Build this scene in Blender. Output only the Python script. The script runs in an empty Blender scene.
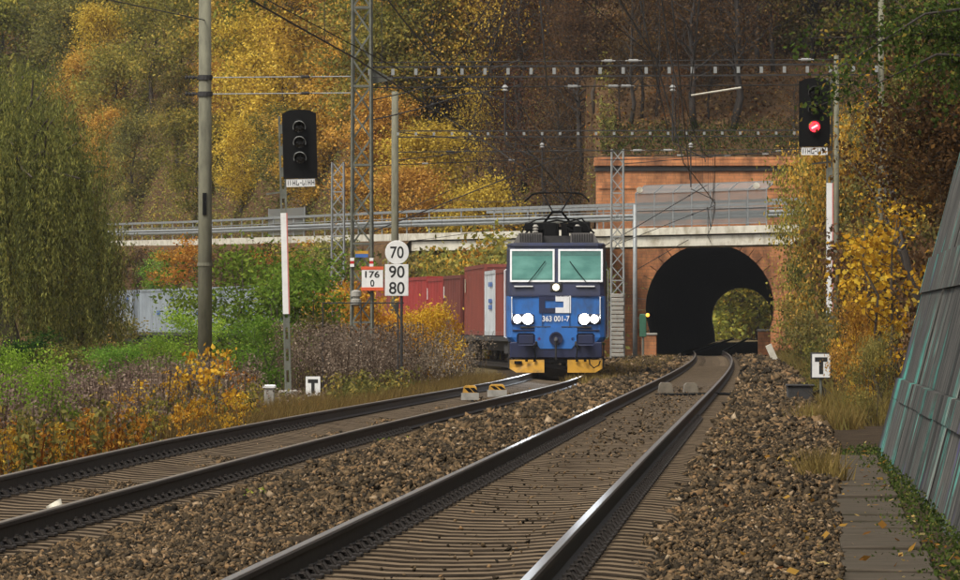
import bpy, math, random
import numpy as np
from mathutils import Vector, Matrix

# ------------------------------------------------------------------ scene, camera, light
scn = bpy.context.scene
F, CX, HY, CH = 5400.0, 480.0, 326.0, 1.28      # calibrated telephoto lens, camera 1.28 m above the rail heads
cam_d = bpy.data.cameras.new("camera")
cam_d.sensor_width = 36.0
cam_d.lens = F / 960.0 * 36.0
cam_d.shift_y = 36.0 / 960.0
cam_d.clip_start = 0.5
cam_d.clip_end = 3000.0
cam = bpy.data.objects.new("camera", cam_d)
cam.location = (0, 0, CH)
cam.rotation_euler = (math.radians(90), 0, 0)
scn.collection.objects.link(cam)
scn.camera = cam

SUN_EL, SUN_AZ = math.radians(56), math.radians(222)     # azimuth clockwise from +Y (view direction)
world = bpy.data.worlds.new("World")
scn.world = world
world.use_nodes = True
wn = world.node_tree
sky = wn.nodes.new("ShaderNodeTexSky")
sky.sky_type = 'NISHITA'
sky.sun_disc = False
sky.sun_elevation = SUN_EL
sky.sun_rotation = SUN_AZ
sky.air_density = 1.0
sky.dust_density = 6.0
sky.ozone_density = 0.6
hs = wn.nodes.new("ShaderNodeHueSaturation")             # a grey overcast sky
hs.inputs["Saturation"].default_value = 0.15
bg = wn.nodes["Background"]
bg.inputs["Strength"].default_value = 0.095
wn.links.new(sky.outputs[0], hs.inputs["Color"])
wn.links.new(hs.outputs[0], bg.inputs["Color"])

sun_d = bpy.data.lights.new("sun", 'SUN')
sun_d.energy = 1.5
sun_d.angle = math.radians(14)
sun_d.color = (1.0, 0.92, 0.78)
sun = bpy.data.objects.new("sun", sun_d)
sd = Vector((math.sin(SUN_AZ) * math.cos(SUN_EL), math.cos(SUN_AZ) * math.cos(SUN_EL), math.sin(SUN_EL)))
sun.rotation_euler = sd.to_track_quat('Z', 'Y').to_euler()
sun.location = (-20, -20, 60)
scn.collection.objects.link(sun)

scn.view_settings.view_transform = 'Standard'
scn.view_settings.look = 'None'
scn.view_settings.exposure = 0.8
scn.view_settings.gamma = 1.0
scn.render.engine = 'CYCLES'
scn.cycles.max_bounces = 6
scn.cycles.transparent_max_bounces = 8
scn.cycles.use_denoising = True
scn.cycles.sample_clamp_indirect = 4.0

# ------------------------------------------------------------------ helpers
rng = np.random.default_rng(7)
random.seed(7)
COL = scn.collection

def W(x, y, s):
    """photo measurement (x, y) of a point whose scale is s pixels per metre -> metres"""
    return Vector(((x - CX) / s, F / s, CH + (HY - y) / s))

def tag(o, label=None, cat=None, group=None, kind=None):
    if label: o["label"] = label
    if cat: o["category"] = cat
    if group: o["group"] = group
    if kind: o["kind"] = kind
    return o

def thing(name, label, cat, loc=(0, 0, 0), rotz=0.0, group=None, kind=None):
    o = bpy.data.objects.new(name, None)
    o.empty_display_size = 0.2
    o.location = loc
    o.rotation_euler = (0, 0, rotz)
    COL.objects.link(o)
    return tag(o, label, cat, group, kind)

def link_mesh(name, me, mat, parent=None, loc=None, rot=None, scale=None):
    o = bpy.data.objects.new(name, me)
    COL.objects.link(o)
    if mat is not None:
        if len(me.materials) == 0:
            me.materials.append(mat)
        elif me.materials[0] != mat:
            o.material_slots[0].link = 'OBJECT'
            o.material_slots[0].material = mat
    if parent is not None: o.parent = parent
    if loc is not None: o.location = loc
    if rot is not None: o.rotation_euler = rot
    if scale is not None: o.scale = scale
    return o

class MB:
    def __init__(self): self.v = []; self.f = []
    def add(self, vs, fs):
        b = len(self.v)
        self.v.extend([tuple(p) for p in vs])
        self.f.extend([tuple(i + b for i in f) for f in fs])
        return self
    def box(self, x0, x1, y0, y1, z0, z1):
        return self.add([(x0,y0,z0),(x1,y0,z0),(x1,y1,z0),(x0,y1,z0),(x0,y0,z1),(x1,y0,z1),(x1,y1,z1),(x0,y1,z1)],
            [(0,3,2,1),(4,5,6,7),(0,1,5,4),(1,2,6,5),(2,3,7,6),(3,0,4,7)])
    def bbox(self, x0, x1, y0, y1, z0, z1, b=0.01):
        """box with chamfered edges on all twelve sides"""
        vs = []; idx = {}
        for sx in (0, 1):
            for sy in (0, 1):
                for sz in (0, 1):
                    X = x1 if sx else x0; Y = y1 if sy else y0; Z = z1 if sz else z0
                    dx = -b if sx else b; dy = -b if sy else b; dz = -b if sz else b
                    idx[sx,sy,sz] = len(vs)
                    vs += [(X, Y+dy, Z+dz), (X+dx, Y, Z+dz), (X+dx, Y+dy, Z)]
        I = lambda a,b_,c,k: idx[a,b_,c]+k
        fs = [(I(0,0,0,0),I(0,0,1,0),I(0,1,1,0),I(0,1,0,0)), (I(1,0,0,0),I(1,1,0,0),I(1,1,1,0),I(1,0,1,0)),
              (I(0,0,0,1),I(1,0,0,1),I(1,0,1,1),I(0,0,1,1)), (I(0,1,0,1),I(0,1,1,1),I(1,1,1,1),I(1,1,0,1)),
              (I(0,0,0,2),I(0,1,0,2),I(1,1,0,2),I(1,0,0,2)), (I(0,0,1,2),I(1,0,1,2),I(1,1,1,2),I(0,1,1,2))]
        for a in (0,1):
            for c in (0,1):
                fs.append((I(a,c,0,0),I(a,c,1,0),I(a,c,1,1),I(a,c,0,1)))
                fs.append((I(a,0,c,0),I(a,0,c,2),I(a,1,c,2),I(a,1,c,0)))
                fs.append((I(0,a,c,1),I(1,a,c,1),I(1,a,c,2),I(0,a,c,2)))
                for e in (0,1): fs.append((I(a,c,e,0),I(a,c,e,1),I(a,c,e,2)))
        return self.add(vs, fs)
    def tube(self, pts, radii, n=6, caps=True):
        pts = [Vector(p) for p in pts]
        if not hasattr(radii, '__len__'): radii = [radii] * len(pts)
        vs = []; fs = []
        up = None
        for i, p in enumerate(pts):
            d = (pts[min(i+1, len(pts)-1)] - pts[max(i-1, 0)])
            if d.length < 1e-9: d = Vector((0,0,1))
            d.normalize()
            if up is None:
                up = Vector((1,0,0)) if abs(d.x) < 0.8 else Vector((0,1,0))
            a = d.cross(up)
            if a.length < 1e-6: a = d.cross(Vector((0,0,1)))
            a.normalize(); b = d.cross(a)
            for k in range(n):
                t = 2*math.pi*(k+0.5)/n
                vs.append(p + (a*math.cos(t) + b*math.sin(t)) * radii[i])
        for i in range(len(pts)-1):
            for k in range(n):
                fs.append((i*n+k, i*n+(k+1)%n, (i+1)*n+(k+1)%n, (i+1)*n+k))
        if caps:
            fs.append(tuple(range(n-1, -1, -1)))
            fs.append(tuple((len(pts)-1)*n + k for k in range(n)))
        return self.add(vs, fs)
    def bar(self, a, b, w, h=None):
        """rectangular bar from a to b"""
        h = h or w
        a = Vector(a); b = Vector(b); d = (b-a).normalized()
        u = d.cross(Vector((0,0,1)))
        if u.length < 1e-4: u = Vector((1,0,0))
        u.normalize(); t = u.cross(d)
        vs = []
        for p in (a, b):
            for sx, sz in ((-1,-1),(1,-1),(1,1),(-1,1)):
                vs.append(p + u*sx*w/2 + t*sz*h/2)
        return self.add(vs, [(0,1,2,3),(7,6,5,4),(0,4,5,1),(1,5,6,2),(2,6,7,3),(3,7,4,0)])
    def lathe(self, prof, n=16, origin=(0,0,0), axis='z'):
        """prof: list of (r, h) ; revolve around axis"""
        vs = []; fs = []
        for r, h in prof:
            for k in range(n):
                t = 2*math.pi*k/n
                c, s_ = r*math.cos(t), r*math.sin(t)
                if axis == 'z': p = (c, s_, h)
                elif axis == 'y': p = (c, h, s_)
                else: p = (h, c, s_)
                vs.append((p[0]+origin[0], p[1]+origin[1], p[2]+origin[2]))
        for i in range(len(prof)-1):
            for k in range(n):
                fs.append((i*n+k, i*n+(k+1)%n, (i+1)*n+(k+1)%n, (i+1)*n+k))
        fs.append(tuple(range(n-1,-1,-1)))
        fs.append(tuple((len(prof)-1)*n+k for k in range(n)))
        return self.add(vs, fs)
    def prism(self, poly, y0, y1):
        """poly of (x, z), extruded along y"""
        n = len(poly)
        vs = [(x, y0, z) for x, z in poly] + [(x, y1, z) for x, z in poly]
        fs = [tuple(range(n)), tuple(range(2*n-1, n-1, -1))]
        fs += [(k, k+n, (k+1)%n+n, (k+1)%n) for k in range(n)]
        return self.add(vs, fs)
    def mesh(self, name='m', smooth=False):
        me = bpy.data.meshes.new(name)
        me.from_pydata(self.v, [], self.f)
        if smooth: me.polygons.foreach_set('use_smooth', [True]*len(me.polygons))
        me.update()
        return me
    def build(self, name, mat, parent=None, smooth=False, loc=None, rot=None):
        return link_mesh(name, self.mesh(name, smooth), mat, parent, loc, rot)

def quads_mesh(name, V, lv=None, nv=4):
    """V: (N*nv,3) array of independent nv-gons"""
    n = len(V); m = n // nv
    me = bpy.data.meshes.new(name)
    me.vertices.add(n); me.vertices.foreach_set('co', np.ascontiguousarray(V, dtype=np.float32).ravel())
    me.loops.add(n); me.loops.foreach_set('vertex_index', np.arange(n, dtype=np.int32))
    me.polygons.add(m); me.polygons.foreach_set('loop_start', np.arange(0, n, nv, dtype=np.int32))
    me.polygons.foreach_set('loop_total', np.full(m, nv, dtype=np.int32))
    if lv is not None:
        at = me.attributes.new('lv', 'FLOAT', 'POINT')
        at.data.foreach_set('value', np.repeat(lv, nv).astype(np.float32))
    me.update(calc_edges=True)
    return me

def indexed_mesh(name, V, Q, lv=None):
    me = bpy.data.meshes.new(name)
    nv = Q.shape[1]
    me.vertices.add(len(V)); me.vertices.foreach_set('co', np.ascontiguousarray(V, dtype=np.float32).ravel())
    me.loops.add(Q.size); me.loops.foreach_set('vertex_index', np.ascontiguousarray(Q, dtype=np.int32).ravel())
    me.polygons.add(len(Q)); me.polygons.foreach_set('loop_start', np.arange(0, Q.size, nv, dtype=np.int32))
    me.polygons.foreach_set('loop_total', np.full(len(Q), nv, dtype=np.int32))
    if lv is not None:
        at = me.attributes.new('lv', 'FLOAT', 'POINT'); at.data.foreach_set('value', lv.astype(np.float32))
    me.update(calc_edges=True)
    return me

def unit(a): return a / np.maximum(np.linalg.norm(a, axis=-1, keepdims=True), 1e-9)

def leaves(P, size, lv, aspect=0.55, droop=0.3, r=rng, direction=None):
    """independent leaf quads at the points P"""
    n = len(P)
    a = r.normal(size=(n, 3)); a[:, 2] -= droop
    if direction is not None: a = a*0.35 + direction
    a = unit(a)
    b = unit(np.cross(a, r.normal(size=(n, 3))))
    L = (size * r.uniform(0.6, 1.3, n))[:, None] if np.ndim(size) == 0 else (size*r.uniform(0.7,1.25,n))[:, None]
    nrm = np.cross(a, b)
    V = np.empty((n, 4, 3))
    V[:, 0] = P
    V[:, 1] = P + a*L*0.45 + b*L*aspect*0.5 + nrm*L*0.08
    V[:, 2] = P + a*L
    V[:, 3] = P + a*L*0.45 - b*L*aspect*0.5 + nrm*L*0.08
    return V.reshape(-1, 3), lv

# ------------------------------------------------------------------ materials
def new_mat(name):
    m = bpy.data.materials.new(name); m.use_nodes = True
    nt = m.node_tree
    return m, nt, nt.nodes["Principled BSDF"]

def ramp(nt, stops, interp='LINEAR'):
    r = nt.nodes.new("ShaderNodeValToRGB")
    cr = r.color_ramp; cr.interpolation = interp
    while len(cr.elements) < len(stops): cr.elements.new(0.5)
    for e, (p, c) in zip(cr.elements, stops):
        e.position = p; e.color = (*c, 1)
    return r

def plain(name, c, rough=0.6, metal=0.0, vary=0.25, scale=6.0, bump=0.0, coord='Object', stretch=(1,1,1), dirt=None, spec=None):
    """solid colour broken up by two layers of noise (wear and dirt) and optional relief"""
    m, nt, b = new_mat(name)
    N, L = nt.nodes, nt.links
    tc = N.new("ShaderNodeTexCoord"); mp = N.new("ShaderNodeMapping"); mp.inputs["Scale"].default_value = stretch
    L.new(N.new("ShaderNodeNewGeometry").outputs["Position"] if coord == 'World' else tc.outputs[coord], mp.inputs["Vector"])
    n1 = N.new("ShaderNodeTexNoise"); n1.inputs["Scale"].default_value = scale; n1.inputs["Detail"].default_value = 6; n1.inputs["Roughness"].default_value = 0.65
    L.new(mp.outputs[0], n1.inputs["Vector"])
    d = dirt or tuple(x*(1-vary) for x in c)
    lo = tuple(x*(1-vary) + y*0 for x, y in zip(d if dirt else c, c)); hi = tuple(min(1, x*(1+vary*0.6)) for x in c)
    r = ramp(nt, [(0.3, d if dirt else lo), (0.52, c), (0.75, hi)])
    L.new(n1.outputs[0], r.inputs[0]); L.new(r.outputs[0], b.inputs["Base Color"])
    b.inputs["Roughness"].default_value = rough; b.inputs["Metallic"].default_value = metal
    if spec is not None: b.inputs["Specular IOR Level"].default_value = spec
    if bump:
        bp = N.new("ShaderNodeBump"); bp.inputs["Strength"].default_value = bump; bp.inputs["Distance"].default_value = 0.02
        L.new(n1.outputs[0], bp.inputs["Height"]); L.new(bp.outputs[0], b.inputs["Normal"])
    return m

def emit(name, c, strength):
    m, nt, b = new_mat(name)
    b.inputs["Base Color"].default_value = (*c, 1)
    b.inputs["Emission Color"].default_value = (*c, 1); b.inputs["Emission Strength"].default_value = strength
    return m

def foliage(name, stops, trans=0.42, hue=0.02, val=0.25):
    """leaf colour from a per-leaf random value, shifted a little from plant to plant"""
    m = bpy.data.materials.new(name); m.use_nodes = True
    nt = m.node_tree; N, L = nt.nodes, nt.links
    N.remove(N["Principled BSDF"])
    at = N.new("ShaderNodeAttribute"); at.attribute_name = 'lv'
    r = ramp(nt, stops); L.new(at.outputs["Fac"], r.inputs[0])
    oi = N.new("ShaderNodeObjectInfo")
    h = N.new("ShaderNodeHueSaturation")
    mr = N.new("ShaderNodeMapRange"); mr.inputs[3].default_value = 0.5-hue; mr.inputs[4].default_value = 0.5+hue
    mv = N.new("ShaderNodeMapRange"); mv.inputs[3].default_value = 1-val; mv.inputs[4].default_value = 1+val
    L.new(oi.outputs["Random"], mr.inputs[0])
    mm = N.new("ShaderNodeMath"); mm.operation = 'FRACT'; m2 = N.new("ShaderNodeMath"); m2.operation = 'MULTIPLY'; m2.inputs[1].default_value = 7.31
    L.new(oi.outputs["Random"], m2.inputs[0]); L.new(m2.outputs[0], mm.inputs[0]); L.new(mm.outputs[0], mv.inputs[0])
    L.new(mr.outputs[0], h.inputs["Hue"]); L.new(mv.outputs[0], h.inputs["Value"]); L.new(r.outputs[0], h.inputs["Color"])
    df = N.new("ShaderNodeBsdfDiffuse"); tr = N.new("ShaderNodeBsdfTranslucent"); mx = N.new("ShaderNodeMixShader")
    mx.inputs[0].default_value = trans
    L.new(h.outputs[0], df.inputs[0]); L.new(h.outputs[0], tr.inputs[0])
    L.new(df.outputs[0], mx.inputs[1]); L.new(tr.outputs[0], mx.inputs[2]); L.new(mx.outputs[0], N["Material Output"].inputs[0])
    return m

M = {}
M['bark'] = plain('bark', (0.075, 0.058, 0.042), 0.9, scale=5, vary=0.5, bump=0.4, stretch=(1,1,0.3))
M['bark_dark'] = plain('bark_dark', (0.035, 0.028, 0.023), 0.9, scale=5, vary=0.5, bump=0.4, stretch=(1,1,0.3))
M['golden'] = foliage('golden_leaves', [(0,(0.11,0.065,0.015)),(0.3,(0.33,0.20,0.035)),(0.62,(0.64,0.41,0.065)),(1,(0.80,0.56,0.13))])
M['olive'] = foliage('olive_leaves', [(0,(0.055,0.058,0.020)),(0.4,(0.155,0.15,0.045)),(0.75,(0.27,0.235,0.065)),(1,(0.50,0.33,0.07))])
M['lime'] = foliage('yellow_green_leaves', [(0,(0.08,0.085,0.02)),(0.4,(0.21,0.21,0.045)),(0.75,(0.37,0.32,0.065)),(1,(0.55,0.40,0.08))])
M['rust'] = foliage('rust_brown_leaves', [(0,(0.035,0.018,0.010)),(0.45,(0.095,0.045,0.018)),(0.8,(0.17,0.078,0.025)),(1,(0.30,0.13,0.03))])
M['brown'] = foliage('dull_brown_leaves', [(0,(0.045,0.030,0.019)),(0.5,(0.11,0.067,0.035)),(0.85,(0.19,0.11,0.045)),(1,(0.36,0.20,0.05))])
M['green'] = foliage('green_leaves', [(0,(0.04,0.075,0.012)),(0.45,(0.13,0.22,0.03)),(0.8,(0.23,0.34,0.05)),(1,(0.40,0.42,0.07))])
M['overhang'] = foliage('mixed_green_leaves', [(0,(0.018,0.030,0.009)),(0.45,(0.055,0.085,0.018)),(0.75,(0.10,0.14,0.03)),(0.92,(0.22,0.16,0.03)),(1,(0.45,0.28,0.05))])
M['dark_green'] = foliage('dark_green_leaves', [(0,(0.012,0.028,0.008)),(0.5,(0.035,0.07,0.014)),(0.85,(0.07,0.12,0.02)),(1,(0.16,0.16,0.03))])
M['fresh'] = foliage('fresh_green_leaves', [(0,(0.08,0.13,0.018)),(0.45,(0.20,0.30,0.035)),(0.8,(0.33,0.45,0.06)),(1,(0.52,0.50,0.08))])
M['yellow'] = foliage('bright_yellow_leaves', [(0,(0.20,0.07,0.012)),(0.35,(0.42,0.20,0.02)),(0.7,(0.60,0.36,0.04)),(1,(0.68,0.48,0.10))], hue=0.012)
M['orange'] = foliage('orange_leaves', [(0,(0.12,0.045,0.012)),(0.4,(0.34,0.145,0.022)),(0.75,(0.54,0.29,0.04)),(1,(0.64,0.43,0.09))], hue=0.012)
M['copper'] = foliage('copper_leaves', [(0,(0.03,0.019,0.012)),(0.5,(0.085,0.045,0.022)),(0.85,(0.165,0.08,0.032)),(1,(0.38,0.19,0.05))])
M['willow'] = foliage('willow_leaves', [(0,(0.045,0.048,0.016)),(0.4,(0.15,0.152,0.045)),(0.75,(0.28,0.255,0.07)),(1,(0.48,0.37,0.10))])
M['weed'] = foliage('dry_weed', [(0,(0.05,0.034,0.024)),(0.4,(0.13,0.092,0.068)),(0.75,(0.23,0.17,0.13)),(1,(0.36,0.28,0.21))])
M['dry_grass'] = foliage('dry_grass', [(0,(0.08,0.06,0.022)),(0.45,(0.19,0.135,0.045)),(0.8,(0.30,0.21,0.07)),(1,(0.17,0.18,0.05))])
M['moss'] = foliage('low_green_plants', [(0,(0.025,0.035,0.01)),(0.45,(0.06,0.085,0.02)),(0.8,(0.10,0.13,0.03)),(1,(0.20,0.17,0.05))])
M['litter'] = foliage('fallen_leaf', [(0,(0.12,0.05,0.02)),(0.4,(0.33,0.17,0.03)),(0.75,(0.55,0.33,0.07)),(1,(0.62,0.50,0.22))])

def ground_mat(name, cols, scale=0.6, bump=0.6):
    m, nt, b = new_mat(name); N, L = nt.nodes, nt.links
    tc = N.new("ShaderNodeTexCoord")
    n1 = N.new("ShaderNodeTexNoise"); n1.inputs["Scale"].default_value = scale; n1.inputs["Detail"].default_value = 9; n1.inputs["Roughness"].default_value = 0.75
    n2 = N.new("ShaderNodeTexNoise"); n2.inputs["Scale"].default_value = scale*22; n2.inputs["Detail"].default_value = 5
    L.new(tc.outputs["Object"], n1.inputs["Vector"]); L.new(tc.outputs["Object"], n2.inputs["Vector"])
    mx = N.new("ShaderNodeMath"); mx.operation = 'MULTIPLY_ADD'; mx.inputs[1].default_value = 0.5
    ms = N.new("ShaderNodeMath"); ms.operation = 'MULTIPLY'; ms.inputs[1].default_value = 0.5
    L.new(n1.outputs[0], ms.inputs[0]); L.new(n2.outputs[0], mx.inputs[0]); L.new(ms.outputs[0], mx.inputs[2])
    r = ramp(nt, [(0.34+0.10*i, c) for i, c in enumerate(cols)])
    L.new(mx.outputs[0], r.inputs[0]); L.new(r.outputs[0], b.inputs["Base Color"])
    b.inputs["Roughness"].default_value = 0.95; b.inputs["Specular IOR Level"].default_value = 0.03
    bp = N.new("ShaderNodeBump"); bp.inputs["Strength"].default_value = bump; bp.inputs["Distance"].default_value = 0.08
    L.new(mx.outputs[0], bp.inputs["Height"]); L.new(bp.outputs[0], b.inputs["Normal"])
    return m
M['soil'] = ground_mat('soil', [(0.045,0.032,0.02),(0.09,0.065,0.035),(0.12,0.095,0.045),(0.15,0.10,0.05)], 0.5)
M['forest_floor'] = ground_mat('forest_floor', [(0.035,0.022,0.014),(0.075,0.045,0.025),(0.11,0.065,0.032),(0.16,0.10,0.045)], 0.35)
M['bed'] = ground_mat('ballast_dirt', [(0.015,0.011,0.008),(0.035,0.025,0.017),(0.055,0.040,0.026),(0.09,0.068,0.045)], 2.5)

def stone_mat():
    m, nt, b = new_mat('ballast_stone'); N, L = nt.nodes, nt.links
    at = N.new("ShaderNodeAttribute"); at.attribute_name = 'lv'
    r = ramp(nt, [(0,(0.014,0.012,0.009)),(0.25,(0.044,0.033,0.020)),(0.5,(0.100,0.070,0.039)),(0.72,(0.170,0.114,0.060)),(0.88,(0.22,0.135,0.066)),(1,(0.36,0.29,0.20))])
    L.new(at.outputs["Fac"], r.inputs[0])
    n = N.new("ShaderNodeTexNoise"); n.inputs["Scale"].default_value = 25; n.inputs["Detail"].default_value = 4
    tc = N.new("ShaderNodeTexCoord"); L.new(tc.outputs["Object"], n.inputs["Vector"])
    mx = N.new("ShaderNodeMix"); mx.data_type = 'RGBA'; mx.blend_type = 'MULTIPLY'; mx.inputs[0].default_value = 0.6
    r2 = ramp(nt, [(0.3,(0.5,0.46,0.42)),(0.7,(1.15,1.1,1.05))])
    L.new(n.outputs[0], r2.inputs[0]); L.new(r.outputs[0], mx.inputs[6]); L.new(r2.outputs[0], mx.inputs[7]); L.new(mx.outputs[2], b.inputs["Base Color"])
    b.inputs["Roughness"].default_value = 0.9; b.inputs["Specular IOR Level"].default_value = 0.12
    return m
M['stone'] = stone_mat()
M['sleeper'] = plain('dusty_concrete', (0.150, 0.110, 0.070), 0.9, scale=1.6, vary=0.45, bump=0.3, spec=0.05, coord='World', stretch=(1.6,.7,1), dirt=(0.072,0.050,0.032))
M['sleeper_side_shade'] = plain('shaded_side_concrete', (0.032, 0.024, 0.017), 0.95, scale=6, vary=0.5, spec=0.05, coord='World')  # shade of the gaps between sleepers, painted in as a darker side colour
M['rail'] = plain('rusty_rail', (0.040, 0.028, 0.020), 0.7, metal=0.3, scale=9, vary=0.4, bump=0.15)
M['railtop'] = plain('worn_steel', (0.50, 0.47, 0.44), 0.28, metal=1.0, scale=3, vary=0.15, stretch=(4,0.2,1))
M['railtop_dull'] = plain('dull_worn_steel', (0.30, 0.24, 0.17), 0.42, metal=0.9, scale=3, vary=0.3, stretch=(4,0.2,1))
M['clip'] = plain('rail_fastening', (0.022, 0.017, 0.014), 0.8, metal=0.2, scale=12, vary=0.4)
M['concrete'] = plain('concrete', (0.30, 0.285, 0.25), 0.85, scale=3, vary=0.35, bump=0.3)
M['concrete_pole'] = plain('weathered_concrete', (0.15, 0.145, 0.10), 0.9, scale=2.5, vary=0.45, bump=0.3, stretch=(2,2,0.5))
M['concrete_white'] = plain('pale_concrete', (0.56, 0.53, 0.44), 0.85, scale=1.2, vary=0.28, bump=0.2, dirt=(0.30,0.26,0.18))
M['galv'] = plain('galvanised_steel', (0.26, 0.275, 0.275), 0.55, metal=0.3, scale=4, vary=0.25)
M['grey_paint'] = plain('grey_paint', (0.28, 0.29, 0.28), 0.6, metal=0.2, scale=5, vary=0.3)
M['mast'] = plain('old_grey_green_paint', (0.13, 0.135, 0.11), 0.7, metal=0.2, scale=5, vary=0.4)
M['black'] = plain('matt_black', (0.006, 0.006, 0.006), 0.8, scale=6, vary=0.3, spec=0.12)
M['darkgrey'] = plain('dark_grime', (0.030, 0.028, 0.027), 0.8, scale=6, vary=0.5)
M['white'] = plain('white_paint', (0.72, 0.72, 0.70), 0.55, scale=4, vary=0.12)
M['letter'] = plain('black_lettering', (0.012, 0.012, 0.012), 0.6, vary=0.1)
M['sign_red'] = plain('orange_red_paint', (0.62, 0.10, 0.035), 0.5, vary=0.15)
M['red'] = plain('red_paint', (0.45, 0.02, 0.02), 0.5, vary=0.2)
M['pink'] = plain('faded_red_edge', (0.50, 0.16, 0.14), 0.6, vary=0.2)
M['yellow_paint'] = plain('yellow_paint', (0.52, 0.27, 0.022), 0.6, scale=2.6, vary=0.25, dirt=(0.14,0.085,0.03))
M['blue_paint'] = plain('blue_paint', (0.05, 0.13, 0.38), 0.5, vary=0.2)
M['wire'] = plain('dark_copper_wire', (0.022, 0.020, 0.018), 0.7, metal=0.2, vary=0.3)
M['insulator'] = plain('pale_insulator', (0.30, 0.30, 0.29), 0.4, vary=0.15)
M['loco_blue'] = plain('locomotive_blue', (0.030, 0.150, 0.47), 0.42, scale=1.6, vary=0.22, dirt=(0.040,0.080,0.18), stretch=(1,1,.5))
M['loco_navy'] = plain('locomotive_navy', (0.020, 0.026, 0.068), 0.42, scale=1.6, vary=0.3, dirt=(0.022,0.022,0.032), stretch=(1,1,.5))
M['loco_grey'] = plain('roof_grey', (0.13, 0.12, 0.11), 0.7, scale=3, vary=0.35)
M['white_line'] = plain('white_trim', (0.78, 0.79, 0.80), 0.4, vary=0.08)
M['headlamp'] = emit('headlamp_glow', (0.93, 0.97, 1.0), 60.0)
M['toplamp'] = emit('top_lamp_glow', (1.0, 0.88, 0.62), 1.6)
M['redlamp'] = emit('red_signal_light', (1.0, 0.015, 0.025), 4.0)
M['redlamp_glint'] = emit('red_signal_glint', (1.0, 0.22, 0.20), 5.0)
M['amber'] = emit('amber_lamp', (1.0, 0.36, 0.04), 1.6)
M['lens_off'] = plain('unlit_lens', (0.015, 0.014, 0.013), 0.15, vary=0.2)
m, nt, b = new_mat('cab_glass')
b.inputs["Base Color"].default_value = (0.07, 0.235, 0.20, 1); b.inputs["Roughness"].default_value = 0.08; b.inputs["Specular IOR Level"].default_value = 0.6
n = nt.nodes.new("ShaderNodeTexNoise"); n.inputs["Scale"].default_value = 2.2; n.inputs["Detail"].default_value = 3
r = ramp(nt, [(0.3,(0.05,0.18,0.15)),(0.7,(0.12,0.31,0.26))]); nt.links.new(n.outputs[0], r.inputs[0]); nt.links.new(r.outputs[0], b.inputs["Base Color"])
M['cab_glass'] = m
m, nt, b = new_mat('wire_mesh_screen')
N, L = nt.nodes, nt.links
tr = N.new("ShaderNodeBsdfTransparent"); mx = N.new("ShaderNodeMixShader"); mx.inputs[0].default_value = 0.66
b.inputs["Base Color"].default_value = (0.17, 0.185, 0.185, 1); b.inputs["Roughness"].default_value = 0.6
L.new(tr.outputs[0], mx.inputs[1]); L.new(b.outputs[0], mx.inputs[2]); L.new(mx.outputs[0], N["Material Output"].inputs[0])
M['screen'] = m

def brick_mat():
    m, nt, b = new_mat('old_brick'); N, L = nt.nodes, nt.links
    tc = N.new("ShaderNodeTexCoord"); mp = N.new("ShaderNodeMapping"); mp.inputs["Rotation"].default_value = (math.radians(90), 0, 0)
    L.new(tc.outputs["Object"], mp.inputs["Vector"])
    br = N.new("ShaderNodeTexBrick"); br.inputs["Scale"].default_value = 1.0
    br.inputs["Brick Width"].default_value = 0.5; br.inputs["Row Height"].default_value = 0.16; br.inputs["Mortar Size"].default_value = 0.012
    br.inputs["Color1"].default_value = (0.58, 0.25, 0.10, 1); br.inputs["Color2"].default_value = (0.44, 0.18, 0.075, 1); br.inputs["Mortar"].default_value = (0.30, 0.17, 0.09, 1)
    L.new(mp.outputs[0], br.inputs["Vector"])
    n = N.new("ShaderNodeTexNoise"); n.inputs["Scale"].default_value = 0.9; n.inputs["Detail"].default_value = 7; n.inputs["Roughness"].default_value = 0.7
    L.new(tc.outputs["Object"], n.inputs["Vector"])
    mp2 = N.new("ShaderNodeMapping"); mp2.inputs["Scale"].default_value = (1.0,1.0,0.35); L.new(tc.outputs["Object"], mp2.inputs["Vector"]); L.new(mp2.outputs[0], n.inputs["Vector"])
    r = ramp(nt, [(0.32,(0.20,0.18,0.17)),(0.46,(0.62,0.60,0.58)),(0.56,(0.95,0.9,0.85)),(0.72,(1.15,1.08,1.0))]); L.new(n.outputs[0], r.inputs[0])
    x = N.new("ShaderNodeMix"); x.data_type = 'RGBA'; x.blend_type = 'MULTIPLY'; x.inputs[0].default_value = 1.0
    L.new(br.outputs[0], x.inputs[6]); L.new(r.outputs[0], x.inputs[7]); L.new(x.outputs[2], b.inputs["Base Color"])
    b.inputs["Roughness"].default_value = 0.9
    bp = N.new("ShaderNodeBump"); bp.inputs["Strength"].default_value = 0.5; bp.inputs["Distance"].default_value = 0.03
    L.new(n.outputs[0], bp.inputs["Height"]); L.new(bp.outputs[0], b.inputs["Normal"])
    return m
M['brick'] = brick_mat()
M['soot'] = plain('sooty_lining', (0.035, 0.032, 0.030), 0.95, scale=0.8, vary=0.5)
M['asphalt'] = plain('asphalt', (0.06, 0.06, 0.06), 0.9, scale=3, vary=0.3)

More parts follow.
